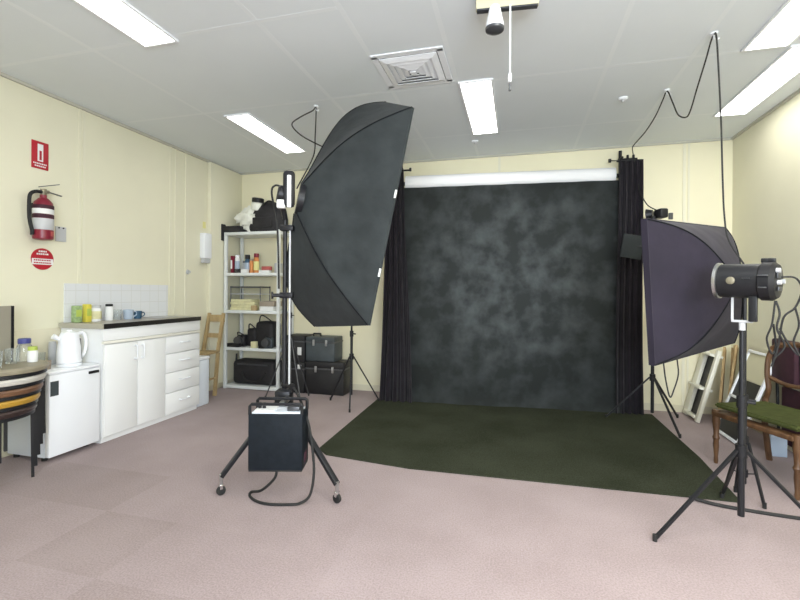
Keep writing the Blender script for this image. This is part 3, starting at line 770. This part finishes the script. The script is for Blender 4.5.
# ------------------------------------------------------------------ snoot spotlight on the front stand
ax = V((-.79, .62, .03)).normalized(); hc = V((1.066, 2.511, 1.252))
t = thing('snoot_light', (FC.x, FC.y, 1.048), 'black cylindrical studio spotlight on the nearest stand', 'studio light')
R_ = .083
MB().lathe([(R_, -.075), (R_, .09), (R_-.006, .09), (R_-.006, -.02), (.03, -.02)], hc, ax, 40).build('barrel', 'blackm', t)
MB().lathe([(R_+.001, .087), (R_+.006, .089), (R_+.006, .103), (R_-.004, .105), (R_-.004, .087)], hc, ax, 40).build('front_rim', 'steel', t)
hs = MB().lathe([(R_+.004, -.075), (R_+.009, -.080), (R_+.009, -.120), (R_-.005, -.138), (.04, -.142), (.001, -.142)], hc, ax, 40).build('rear_housing', 'black', t)
side = ax.cross(V((0, 0, 1))).normalized()
if side.dot(V((0, 0, 0))-hc) < 0: side = -side
upv = V((0, 0, 1))
Rh = frame(ax)
MB().box(hc-ax*.145+upv*.03+side*.02, (.07, .03, .006), Rh, .002).build('rear_panel', 'greym', hs)
MB().box(hc-ax*.145-upv*.035+side*.01, (.06, .02, .006), Rh, .002).build('rear_panel', 'greym', hs)
for dx, dz in ((-.03, 0), (.035, -.005), (.05, .05)): MB().cyl(hc-ax*.140+side*dx+upv*dz, hc-ax*.156+side*dx+upv*dz, .011).build('rear_knob', 'lgrey', hs)
hl = MB().box(hc-ax*.10+side*.092+upv*.025, (.02, .006, .04), frame(ax), .002)
hl.build('side_label', 'greym', hs)
MB().box(hc-ax*.10+side*.092-upv*.03, (.02, .006, .03), frame(ax), .002).build('side_label', 'greym', hs)
for q in (-.088, -.112): MB().box(hc+ax*q+upv*.098, (.022, .022, .03), frame(ax), .004).build('top_latch', 'blackm', t)
MB().lathe([(.018, 0), (.018, .006), (.010, .009), (.001, .009)], hc+ax*.025+side*(R_-.001), side, 24).build('side_dial', 'brass', t)
MB().box(hc-ax*.035+side*(R_)+upv*.012, (.016, .003, .03), frame(ax)).build('maker_plate', 'greym', t)
MB().box((FC.x, FC.y, 1.054), (.085, .03, .012), rz(math.atan2(ax.y, ax.x)), .004).build('tilt_bracket', 'lgrey', t)
MB().bar(hc-ax*.050-upv*.07+side*.03, hc-ax*.050-upv*.195+side*.03, .034, .02, side, .004).build('handle', 'blackm', t)
for q in (-.035, .04): MB().bar(V((FC.x, FC.y, 1.058))+ax*q, hc+ax*q-upv*.07, .010, .005, side).build('yoke_arm', 'lgrey', t)
rr = hc-ax*.142
cb = [[rr+V((0, 0, .02)), rr+V((.05, -.02, .015)), rr+V((.075, -.02, -.04)), rr+V((.055, -.01, -.12)), rr+V((.015, 0, -.17)), rr+V((.0, .01, -.30)), rr+V((-.02, .02, -.40))],
      [rr+V((-.01, .01, -.09)), rr+V((.0, 0, -.15)), rr+V((-.01, 0, -.22)), rr+V((.02, 0, -.30)), rr+V((-.01, .02, -.36))],
      [rr+V((.055, -.01, -.12)), rr+V((.075, 0, -.2)), rr+V((.06, .01, -.28)), rr+V((.08, .01, -.34)), rr+V((.05, .02, -.30)), rr+V((.01, .02, -.22))],
      [rr+V((-.012, .012, -.09)), rr+V((-.03, .0, -.2)), rr+V((-.045, .01, -.27)), rr+V((-.02, .02, -.34)), rr+V((.0, .03, -.30)), rr+V((-.01, .03, -.2))]]
for p in cb: MB().tube(p, .0045, 6).build('cable', 'rubber', t)

# ------------------------------------------------------------------ softboxes
def softbox(name, base, label, apex, corners, bows, m, n_front, ring=.07, powers=(1, 1, 1, 1), sag=.02, lip=.035, bulge=(0, 0, 0, 0)):
    t = thing(name, base, label, 'softbox')
    apex = V(apex); C = [V(c) for c in corners]; n = V(n_front).normalized()
    cen = sum(C, V((0, 0, 0)))/4
    starts = []
    for c in C:
        d = (c-cen); d -= n*d.dot(n); starts.append(apex + d.normalized()*ring)
    def rib(i, u):
        return starts[i].lerp(C[i], u) + V(bows[i])*math.sin(PI*u**powers[i])
    sh = MB()
    for i in range(4):
        j = (i+1) % 4
        def fn(u, v, i=i, j=j):
            p = rib(i, u).lerp(rib(j, u), v)
            w = math.sin(PI*v)
            out = (p-apex.lerp(cen, u)); out -= n*out.dot(n); out.normalize()
            p = p + out*(bulge[i]-sag*math.sin(PI*u))*w*math.sin(PI*min(1, u*1.02)**1.4)
            p += out*(.010*noise.noise(p*5)+.006*noise.noise(V((p.x*14, p.y*14, p.z*3))))*math.sin(PI*min(1, max(0, u)))
            return p
        sh.grid(fn, 18, 16)
    bmesh.ops.remove_doubles(sh.bm, verts=sh.bm.verts[:], dist=.0008)
    sh.build('fabric_shell', m, t, ang=50)
    for i in range(4):
        MB().tube([rib(i, u/10) for u in range(11)], .0045, 6, n=2).build('rib_seam', 'seam', t)
    lp = MB()
    for i in range(4):
        a, b = C[i], C[(i+1) % 4]
        def fn(u, v, a=a, b=b): return a.lerp(b, u) + n*lip*v
        lp.grid(fn, 6, 1)
    bmesh.ops.remove_doubles(lp.bm, verts=lp.bm.verts[:], dist=.0008)
    lp.solid(.006).build('front_lip', m, t)
    df = MB(); D = [c.lerp(cen, .012)+n*.004 for c in C]
    df.grid(lambda u, v: D[0].lerp(D[1], u).lerp(D[3].lerp(D[2], u), v) + n*.02*math.sin(PI*u)*math.sin(PI*v), 8, 8)
    df.build('front_diffuser', 'diff', t)
    dr = (cen-apex).normalized()
    MB().lathe([(ring*.7, -.006), (ring*.98, -.006), (ring*.96, .03), (ring*.7, .03)], apex, dr, 28).build('speed_ring', 'blackm', t)
    return t, C, cen, dr
# --- big grey one on the rolling stand : corners near-top, near-bottom, far-bottom, far-top
A1 = (-1.312, 2.458, 1.757)
C1 = [(-.615, 2.548, 2.292), (-.854, 2.463, .988), (-1.405, 2.885, .932), (-.876, 2.871, 2.484)]
n1 = V((.462, .414, -.114))
t1, _, cen1, dr1 = softbox('softbox', A1, 'large grey fabric softbox tilted down on the wheeled stand', A1, C1,
   [(-.02, -.03, .05), (-.03, -.02, -.01), (-.125, -.034, -.03), (-.05, -.01, .125)], 'fab1', n1, lip=.016, ring=.10, powers=(1, 1, 1.2, 1.25), sag=.03, bulge=(0, .01, .01, .0))
for s, m in ((.40, 'paper'), (.76, 'paper')):
    p = V(C1[0]).lerp(V(C1[1]), s)
    MB().box(p+n1.normalized()*.008+V((-.0, -.006, 0)), (.012, .006, .05), frame(V(C1[0])-V(C1[1])), .001).build('white_tag', m, t1)
# strobe head behind it
sc = V(A1) - dr1*.02
t = thing('strobe_head', sc, 'strobe head with a white tube at the back of the grey softbox', 'studio light')
MB().lathe([(.052, -.02), (.056, -.03), (.056, -.10), (.045, -.11), (.001, -.111)], sc, dr1, 28).build('head_body', 'blackm', t)
MB().box(sc-dr1*.02+V((.004, -.045, .04)), (.070, .06, .22), rz(math.atan2(dr1.y, dr1.x)), .02).build('control_housing', 'black', t)
MB().cyl(sc-dr1*.01+V((.016, -.085, -.075)), sc-dr1*.01+V((.016, -.085, .115)), .0125, seg=14).build('white_tube', 'white', t)
MB().box(sc-dr1*.055+V((-.005, -.05, -.06)), (.05, .04, .05), rz(.4), .005).build('white_socket', 'paper', t)
MB().tube([sc-dr1*.08+V((0, 0, .05)), sc-dr1*.11+V((-.015, 0, .05)), sc-dr1*.125+V((-.02, 0, .0)), V((-1.452, 2.44, 1.62)), V((-1.446, 2.45, 1.45)), V((-1.440, 2.45, 1.2))], .006, 8).build('power_lead', 'rubber', t)
# --- right hand one : near-top, near-bottom, far-bottom, far-top
A2 = (1.235, 2.955, 1.245)
C2 = [V(c_)-V((-.739, .673, -.01))*.03 for c_ in [(.665, 2.694, 1.594), (.713, 2.706, .796), (1.428, 3.540, .851), (1.365, 3.523, 1.640)]]
n2 = V((-.739, .673, -.01))
t2, _, cen2, dr2 = softbox('softbox', A2, 'dark purple-black softbox behind the snoot light', A2, C2,
   [(.02, -.01, .065), (.02, -.01, -.07), (.01, -.01, -.02), (.01, -.01, .03)], 'fab2', n2, ring=.065, sag=.015, bulge=(0, .0, 0, .02))
MB().tube([(.80, 2.78, .80), (.815, 2.79, .70), (.84, 2.80, .60), (.87, 2.83, .64), (.90, 2.86, .72), (.895, 2.865, .81)], .004, 6).build('hanging_strap', 'rubber', t2)
SBS = V((1.262, 2.945, 0))
tripod('light_stand', 'black stand hidden behind the nearest stand, under the purple-black softbox', SBS, 1.17, .34, .16,
       [(1.15, 2.93), (1.27, 3.06), (1.33, 2.87)], r=.011)
t = thing('strobe_head', (A2[0], A2[1], A2[2]), 'strobe head at the back of the purple-black softbox', 'studio light')
MB().lathe([(.05, -.02), (.054, -.03), (.054, -.13), (.04, -.14), (.001, -.141)], A2, dr2, 24).build('head_body', 'blackm', t)
MB().lohi((SBS.x-.02, SBS.y-.02, 1.165), (SBS.x+.02, SBS.y+.02, 1.20), .004).build('stand_mount', 'black', t)

# ------------------------------------------------------------------ rolling stand
cx, cy = -1.41, 2.47
t = thing('rolling_stand', (cx, cy, 0), 'wheeled black studio stand under the grey softbox', 'light stand')
MB().cyl((cx, cy, .40), (cx, cy, 1.15), .0155).build('lower_column', 'blackm', t)
MB().cyl((cx, cy, 1.15), (cx, cy, 1.66), .013).build('upper_column', 'blackm', t)
MB().cyl((cx+.040, cy-.01, .56), (cx+.040, cy-.01, 1.60), .006).build('side_rod', 'lgrey', t)
for z in (.56, 1.16, 1.58): MB().box((cx+.016, cy-.004, z), (.085, .045, .035), rz(.2), .006).build('bracket_clamp', 'black', t)
MB().box((cx, cy, .50), (.10, .10, .14), rz(.26), .015).build('leg_hub', 'blackm', t)
for q, (z, d) in enumerate(((.60, .075), (1.16, -.05))):
    MB().cyl((cx, cy-.02, z), (cx+d, cy-.05, z), .011).cyl((cx+d, cy-.05, z), (cx+d*1.2, cy-.057, z), .022).build('locking_knob', 'black', t)
MB().cyl((cx, cy, 1.64), sc-dr1*.08+V((0, 0, -.05)), .017).build('head_mount', 'blackm', t)
for fx, fy in ((-1.655, 2.192), (-.97, 2.286), (-1.55, 2.93)):
    d = V((fx-cx, fy-cy, 0)).normalized()
    lg = MB().bar(V((cx, cy, .50))+d*.04, (fx, fy, .105), .034, .022, d, .003).build('leg', 'blackm', t)
    MB().cyl((fx, fy, .05), (fx, fy, .12), .010).build('castor_stem', 'steel', lg)
    s_ = V((-d.y, d.x, 0))
    MB().lathe([(.012, -.010), (.025, -.009), (.027, 0), (.025, .009), (.012, .010)], (fx, fy, .027), s_, 20).build('castor', 'rubber', lg)
    MB().box((fx, fy, .05), (.018, .032, .028), rz(math.atan2(d.y, d.x)), .004).build('castor_fork', 'chrome', lg)
# power pack hanging at the front of the stand
th = math.radians(15)
right = V((math.cos(th), math.sin(th), 0)); fwd = V((-math.sin(th), math.cos(th), 0)); Rz = rz(th)
def cam(lat, d, z): return right*lat + fwd*d + V((0, 0, z))
pc = cam(-.684, 2.50, .35)
t = thing('power_pack', cam(-.684, 2.50, .19), 'square black power pack hung low on the wheeled stand', 'power pack')
MB().box(pc, (.300, .16, .31), Rz, .006).build('housing', 'pack', t)
MB().box(pc+V((0, 0, -.157)), (.296, .156, .012), Rz, .003).build('base_strip', 'rubber', t)
MB().box(pc+right*.151+V((0, 0, -.10))-fwd*.0, (.006, .06, .05), Rz, .002).build('red_side_plate', 'maroon', t)
MB().box(pc+V((0, 0, .158)), (.27, .13, .010), Rz, .002).build('control_panel', 'whitegrey', t)
MB().box(pc+V((0, 0, .165))-right*.07, (.11, .10, .010), Rz, .003).build('display_panel', 'paper', t)
MB().box(pc+V((0, 0, .172))+right*.09, (.07, .08, .03), Rz, .005).build('socket_block', 'greym', t)
hz_ = .208
hd = MB()
for e in (-1, 1):
    P_ = [pc-right*.145+fwd*.066*e+V((0, 0, .15)), pc-right*.145+fwd*.066*e+V((0, 0, hz_-.01)), pc-right*.135+fwd*.066*e+V((0, 0, hz_)),
          pc+right*.135+fwd*.066*e+V((0, 0, hz_)), pc+right*.145+fwd*.066*e+V((0, 0, hz_-.01)), pc+right*.145+fwd*.066*e+V((0, 0, .15))]
    hd.tube(P_, .009, 8, smooth=False)
hd.build('carry_frame', 'blackm', t)
MB().box(pc+right*.0+fwd*.115+V((0, 0, hz_-.03)), (.03, .14, .025), Rz, .003).build('hanging_hook', 'steel', t)
for q in (-.11, -.085): MB().cyl(pc+right*q+V((0, 0, .16)), pc+right*q+V((0, 0, .20)), .010).build('knob', 'black', t)
tag(MB().tube([pc+V((0, 0, -.155))-right*.0-fwd*.04, pc+V((0, 0, -.21))-right*.01-fwd*.05, cam(-.775, 2.48, .06), cam(-.86, 2.56, .012), cam(-.855, 2.52, .008), cam(-.80, 2.46, .008), cam(-.72, 2.425, .008),
               cam(-.62, 2.42, .008), cam(-.55, 2.43, .010), cam(-.495, 2.44, .05), cam(-.475, 2.45, .16), cam(-.485, 2.47, .28), cam(-.52, 2.52, .42), cam(-.58, 2.58, .54), cam(-.64, 2.66, .60)], .0075, 8).build('power_cable', 'rubber'),
    'black cable looping on the carpet below the power pack', 'cable')

# ------------------------------------------------------------------ overhead cables
tag(MB().tube([(-1.40, 2.60, 1.86), (-1.56, 3.16, 2.25), (-1.602, 3.275, 2.45), (-1.601, 3.284, 2.69), (-1.62, 3.27, 2.66), (-1.70, 3.20, 2.585), (-1.755, 3.17, 2.52), (-1.69, 3.20, 2.44), (-1.55, 3.22, 2.36), (-1.40, 3.15, 2.28)], .005, 6).build('hanging_cable', 'rubber'),
    'dark cable looped from the ceiling behind the grey softbox', 'cable')
t = thing('cable_hook', (-1.601, 3.284, H), 'white ceiling hook holding the cable loop behind the grey softbox', 'hook', 'ceiling cable hooks')
MB().cyl((-1.601, 3.284, H), (-1.601, 3.284, H-.01), .02).build('plate', 'white', t)
MB().tube([(-1.601, 3.284, H-.005), (-1.601, 3.284, H-.03), (-1.585, 3.284, H-.04), (-1.575, 3.284, H-.03)], .004, 6).build('hook_wire', 'white', t)
for (x, y), l in (((1.067, 3.663), 'white ceiling hook holding the first swag of cable above the right softbox'), ((1.093, 2.925), 'white ceiling hook at the highest peak of the hanging cable')):
    copy_thing(t, (x, y, H), l)
tag(MB().tube([(1.07, 4.66, 2.52), (1.06, 4.64, 2.585), (1.07, 4.5, 2.60), (1.075, 4.25, 2.60), (1.07, 3.95, 2.62), (1.068, 3.76, 2.67), (1.067, 3.66, 2.69),
               (1.085, 3.60, 2.58), (1.09, 3.50, 2.45), (1.10, 3.38, 2.385), (1.10, 3.30, 2.40), (1.098, 3.18, 2.50), (1.095, 3.05, 2.60), (1.093, 2.97, 2.672), (1.093, 2.925, 2.692), (1.096, 2.90, 2.66),
               (1.125, 2.94, 2.45), (1.15, 2.97, 2.15), (1.165, 2.99, 1.9), (1.18, 3.0, 1.65), (1.20, 2.99, 1.50), (1.27, 2.95, 1.34)], .0048, 6, n=6).build('hanging_cable', 'rubber'),
    'black cable swagged along the ceiling and dropping to the right softbox', 'cable')

# ------------------------------------------------------------------ backdrop set
ba = math.atan2(.19, 2.4)
bo = V((-.12, 4.70, 0)); bx = V((math.cos(ba), math.sin(ba), 0)); by = V((-math.sin(ba), math.cos(ba), 0))
def B(u, v, z): return bo + bx*u + by*v + V((0, 0, z))
t = thing('backdrop_stand', B(0, .08, 0), 'black crossbar stand holding the paper roll and backdrop', 'backdrop stand')
for u in (-1.13, 1.135):
    MB().cyl(B(u, .10, 0), B(u, .10, 2.63), .0165).build('pole', 'blackm', t)
    MB().box(B(u, .10, .012), (.34, .10, .02), rz(ba), .004).build('base_foot', 'blackm', t)
    s = 1 if u > 0 else -1
    MB().cyl(B(u-.02, .10, 2.545), B(u+.16 if s > 0 else u+.02, .10, 2.545), .010).cyl(B(u, .03, 2.545), B(u, .12, 2.545), .012).build('cross_spigot', 'black', t)
    MB().cyl(B(u-s*.115, .08, 2.53), B(u-s*.095, .08, 2.53), .020).cyl(B(u-s*.11, .08, 2.53), B(u, .09, 2.53), .005).build('locking_knob', 'black', t)
    if s > 0:
        for uu in (.07, .125): MB().cyl(B(u+uu, .10, 2.51), B(u+uu, .10, 2.585), .012).build('peg', 'black', t)
MB().cyl(B(-1.2, .07, 2.372), B(1.2, .07, 2.372), .022).build('crossbar', 'blackm', t)
MB().cyl(B(-1.14, .0, 2.295), B(1.14, .0, 2.295), .014).build('crossbar', 'blackm', t)
MB().cyl(B(-1.255, -.085, 2.478), B(-1.0, -.085, 2.478), .010).build('curtain_rail', 'blackm', t)
MB().cyl(B(1.05, -.08, 2.478), B(1.28, -.08, 2.478), .010).build('curtain_rail', 'blackm', t)
t = thing('paper_roll', B(0, .07, 2.385), 'white roll of background paper above the dark backdrop', 'paper roll')
pr_ = MB().lathe([(.024, 0), (.082, 0), (.082, 2.14), (.024, 2.14)], B(-1.07, .07, 2.372), bx, 36, cap=False)
pr_.build('roll', 'rollp', t)
# canvas
cv = MB()
def cvf(u, v):
    x = -1.08+2.185*u; z = 2.305-2.297*v
    y = -.022+.012*math.sin(x*5+z*1.3)*v + .006*math.sin(x*17+1.5*z) - (.05*max(0, (v-.93)/.07)**2)
    return B(x, y, z)
cv.grid(cvf, 60, 60)
cv.solid(.003)
tc_ = cv.build('painted_backdrop', 'canvas', base=B(0, -.02, 0), ang=80)
tc_.rotation_euler = (0, 0, 0)
tag(tc_, 'dark blue-grey mottled canvas backdrop hanging in the middle', 'backdrop')
def curtain(uc, w, vy, label, seed, flare=.0):
    rnd = random.Random(seed)
    ph = [rnd.uniform(0, 6) for _ in range(4)]
    def fn(u, v):
        s = u-.5
        x = uc + s*(w + flare*v) + .008*math.sin(v*5+ph[0])
        am = .018+.014*v
        y = vy + am*math.sin(u*2*PI*4.2+ph[1]+.5*v) + .010*math.sin(u*2*PI*9+ph[2]+v*2)
        return B(x, y, 2.485-2.477*v)
    c = MB().grid(fn, 90, 30); c.solid(.004)
    o = c.build('curtain', 'curtain', base=B(uc, vy, 0), ang=80)
    return tag(o, label, 'curtain', 'black side curtains')
curtain(1.175, .215, -.08, 'black curtain on the right of the backdrop, behind the small flag', 3, .03)
curtain(-1.145, .165, -.085, 'black curtain on the left of the backdrop, beside the grey softbox', 5, .19)
# mat
mt = MB().poly([(-1.47, 4.58, .001), (-1.43, 3.02, .001), (-1.33, 2.925, .001), (-.70, 2.85, .001), (1.235, 2.905, .001), (1.275, 3.6, .001), (1.27, 4.75, .001)], (0, 0, .008))
tag(mt.build('floor_mat', 'mat'), 'dark green-black carpet mat spread in front of the backdrop', 'mat')
tag(MB().tube([(.96, 2.868, .017), (1.08, 2.825, .010), (1.22, 2.80, .008), (1.45, 2.775, .008), (1.75, 2.76, .008)], .010, 8).build('floor_cable', 'rubber'),
    'black cable lying on the carpet along the near edge of the mat', 'cable')

# ------------------------------------------------------------------ green chair
A = V((1.352, 3.542, 0)); sd = V((.401, -.916, 0)); dp = V((.916, .401, 0))
W_, D_ = .545, .40
def C_(u, v, z): return A + sd*u + dp*v + V((0, 0, z))
t = thing('dining_chair', C_(W_/2, D_/2, 0), 'old wooden chair with a green padded seat', 'chair')
st = MB().poly([C_(-.01, -.012, .392), C_(W_+.01, -.012, .392), C_(W_, D_, .392), C_(0, D_, .392)], (0, 0, .032))
bmesh.ops.bevel(st.bm, geom=st.bm.edges[:], offset=.012, segments=3, affect='EDGES')
st.build('seat', 'green', t)
fr = MB()
for a, b in (((0, 0), (W_, 0)), ((W_, 0), (W_, D_)), ((W_, D_), (0, D_)), ((0, D_), (0, 0))):
    fr.bar(C_(*a, .352), C_(*b, .352), .078, .03, V((0, 0, 1)), .004)
fr.build('seat_rail', 'wood', t)
for u in (0, W_):
    MB().lathe([(.011, 0), (.014, .02), (.012, .05), (.018, .12), (.016, .16), (.023, .18), (.016, .20), (.020, .26), (.024, .29), (.024, .375)], C_(u, 0, 0), seg=16).build('leg', 'wood', t)
    MB().tube([C_(u, D_+.035, 0), C_(u, D_+.01, .15), C_(u, D_-.01, .33), C_(u, D_, .45)], .019, 10).build('leg', 'wood', t)
    e = 1 if u == 0 else -1
    MB().tube([C_(u, D_, .44), C_(u+e*.03, D_-.01, .52), C_(u+e*.005, D_+.005, .62), C_(u, D_+.02, .72), C_(u+e*.02, D_+.03, .80)], .017, 10).build('back_post', 'wood', t)
MB().tube([C_(.02, D_+.03, .80), C_(.10, D_+.035, .835), C_(W_/2, D_+.035, .845), C_(W_-.10, D_+.035, .835), C_(W_-.02, D_+.03, .80)], .019, 10).build('top_rail', 'wood', t)
MB().tube([C_(.01, D_+.005, .60), C_(.14, D_+.01, .565), C_(W_/2, D_+.01, .57), C_(W_-.14, D_+.01, .565), C_(W_-.01, D_+.005, .60)], .014, 10).build('back_rail', 'wood', t)
# maroon padded chair behind it
t = thing('folding_chair', (1.95, 3.9, 0), 'maroon padded folding chair against the right wall', 'chair')
MB().lohi((1.905, 3.74, .52), (1.955, 4.035, .845), .015).build('backrest', 'maroon', t)
MB().lohi((1.965, 3.76, .05), (2.0, 4.02, .48), .012).build('seat', 'maroon', t)
for y in (3.735, 4.04): MB().cyl((1.965, y, 0), (1.94, y, .84), .010).build('leg', 'blackm', t)

# ------------------------------------------------------------------ leaning boards in the back right corner
t = thing('ladder_rack', (1.68, 4.74, 0), 'white ladder-like timber frame leaning in the back right corner', 'frame')
def WF(v, s): return V((1.60+.175*s, 4.575+.345*v, .005+.66*s))
up2 = V((0, 1, 0))
for v, w in ((.06, .045), (.86, .10)): MB().bar(WF(v, 0), WF(v, 1), w, .032, V((1, 0, 0)), .003).build('stile', 'wframe', t)
for s, w in ((.05, .06), (.45, .11), (.92, .11)): MB().bar(WF(.12, s), WF(.88, s), w, .024, V((1, 0, 3.8)), .003).build('rail', 'wframe', t)
MB().poly([WF(.1, .06)+V((.022, 0, 0)), WF(.9, .06)+V((.022, 0, 0)), WF(.9, .92)+V((.022, 0, 0)), WF(.1, .92)+V((.022, 0, 0))], (.004, 0, 0)).build('dark_backing', 'caseblk', t)
pl = [((1.77, 4.46), (1.955, 4.70), .70), ((1.80, 4.50), (1.965, 4.755), .69), ((1.83, 4.54), (1.97, 4.81), .66), ((1.745, 4.52), (1.90, 4.80), .665)]
pn = ['tan timber plank nearest the white framed board in the corner', 'second timber plank from the white framed board in the corner', 'timber plank closest to the right wall in the corner', 'timber plank next to the ladder-like frame in the corner']
for ((a, b), (c, d), z), l in zip(pl, pn):
    tag(MB().bar((a, b, .012), (c, d, z), .095, .020, V((1, -.5, 0)), .002).build('timber_plank', 'plank'), l, 'plank', 'leaning timber planks')
t = thing('framed_board', (1.80, 4.2, 0), 'white-edged board leaning on the right wall behind the green chair', 'board')
def FB(v, s): return V((1.66+.29*s, 3.965+.42*v+.068*s, .005+.70*s))
nb = V((.70, 0, -.29)).normalized()
for v in (.03, .97): MB().bar(FB(v, 0), FB(v, 1), .026, .022, V((1, 0, 0)), .002).build('frame_side', 'white', t)
for s in (.02, .44, .98): MB().bar(FB(.03, s), FB(.97, s), .028, .022, V((1, 0, 2.4)), .002).build('frame_rail', 'white', t)
MB().poly([FB(.04, .66), FB(.96, .66), FB(.96, .97), FB(.04, .97)], nb*.006).build('cream_panel', 'creamp', t)
MB().poly([FB(.04, .03), FB(.96, .03), FB(.96, .655), FB(.04, .655)], nb*.006).build('dark_panel', 'caseblk', t)
t = thing('pale_box', (1.85, 3.82, 0), 'small pale blue box on the floor under the green chair', 'box')
MB().lohi((1.80, 3.80, 0), (1.90, 3.87, .17), .004).build('carton', 'pale', t)
MB().lohi((1.798, 3.798, .13), (1.902, 3.872, .172), .003).build('lid', 'pale', t)

# ------------------------------------------------------------------ lights and world
w = bpy.data.worlds.new('World'); S.world = w; w.use_nodes = True
w.node_tree.nodes['Background'].inputs['Color'].default_value = (.75, .85, 1, 1)
w.node_tree.nodes['Background'].inputs['Strength'].default_value = 1.0
def area(name, loc, rot, sx, sy, e, col):
    l = bpy.data.lights.new(name, 'AREA'); l.shape = 'RECTANGLE'; l.size = sx; l.size_y = sy; l.energy = e; l.color = col
    o = bpy.data.objects.new(name, l); COL.objects.link(o); o.location = loc; o.rotation_euler = rot; return o
# daylight through the window behind the camera
area('window_daylight', ((wx0+wx1)/2, YF-.02, (wz0+wz1)/2), (PI/2, 0, 0), wx1-wx0-.1, wz1-wz0-.1, 170, (.80, .88, 1))
# unseen fluorescent panels added overhead and behind the camera to brighten the near room
for x, y in ((.6, -.6), (1.5, -.6), (.4, 1.2), (1.5, 1.0)):
    area('unseen_fluorescent', (x, y, H-.02), (0, 0, 0), .24, 1.0, 24, (1, .985, .93))

# ------------------------------------------------------------------ camera
cam_d = bpy.data.cameras.new('camera'); co = bpy.data.objects.new('camera', cam_d); COL.objects.link(co)
cam_d.sensor_fit = 'HORIZONTAL'; cam_d.sensor_width = 36; cam_d.lens = 438.33*36/800
cam_d.shift_y = -(300-290.74)/800
cam_d.clip_start = .02
co.location = (0, 0, 1.193)
co.rotation_euler = (Matrix.Rotation(.2616, 3, 'Z') @ Matrix.Rotation(PI/2, 3, 'X') @ Matrix.Rotation(.0064, 3, 'Z')).to_euler()
S.camera = co
S.view_settings.view_transform = 'Standard'; S.view_settings.look = 'None'
S.view_settings.gamma = 1; S.view_settings.use_curve_mapping = False
S.view_settings.exposure = 0.2
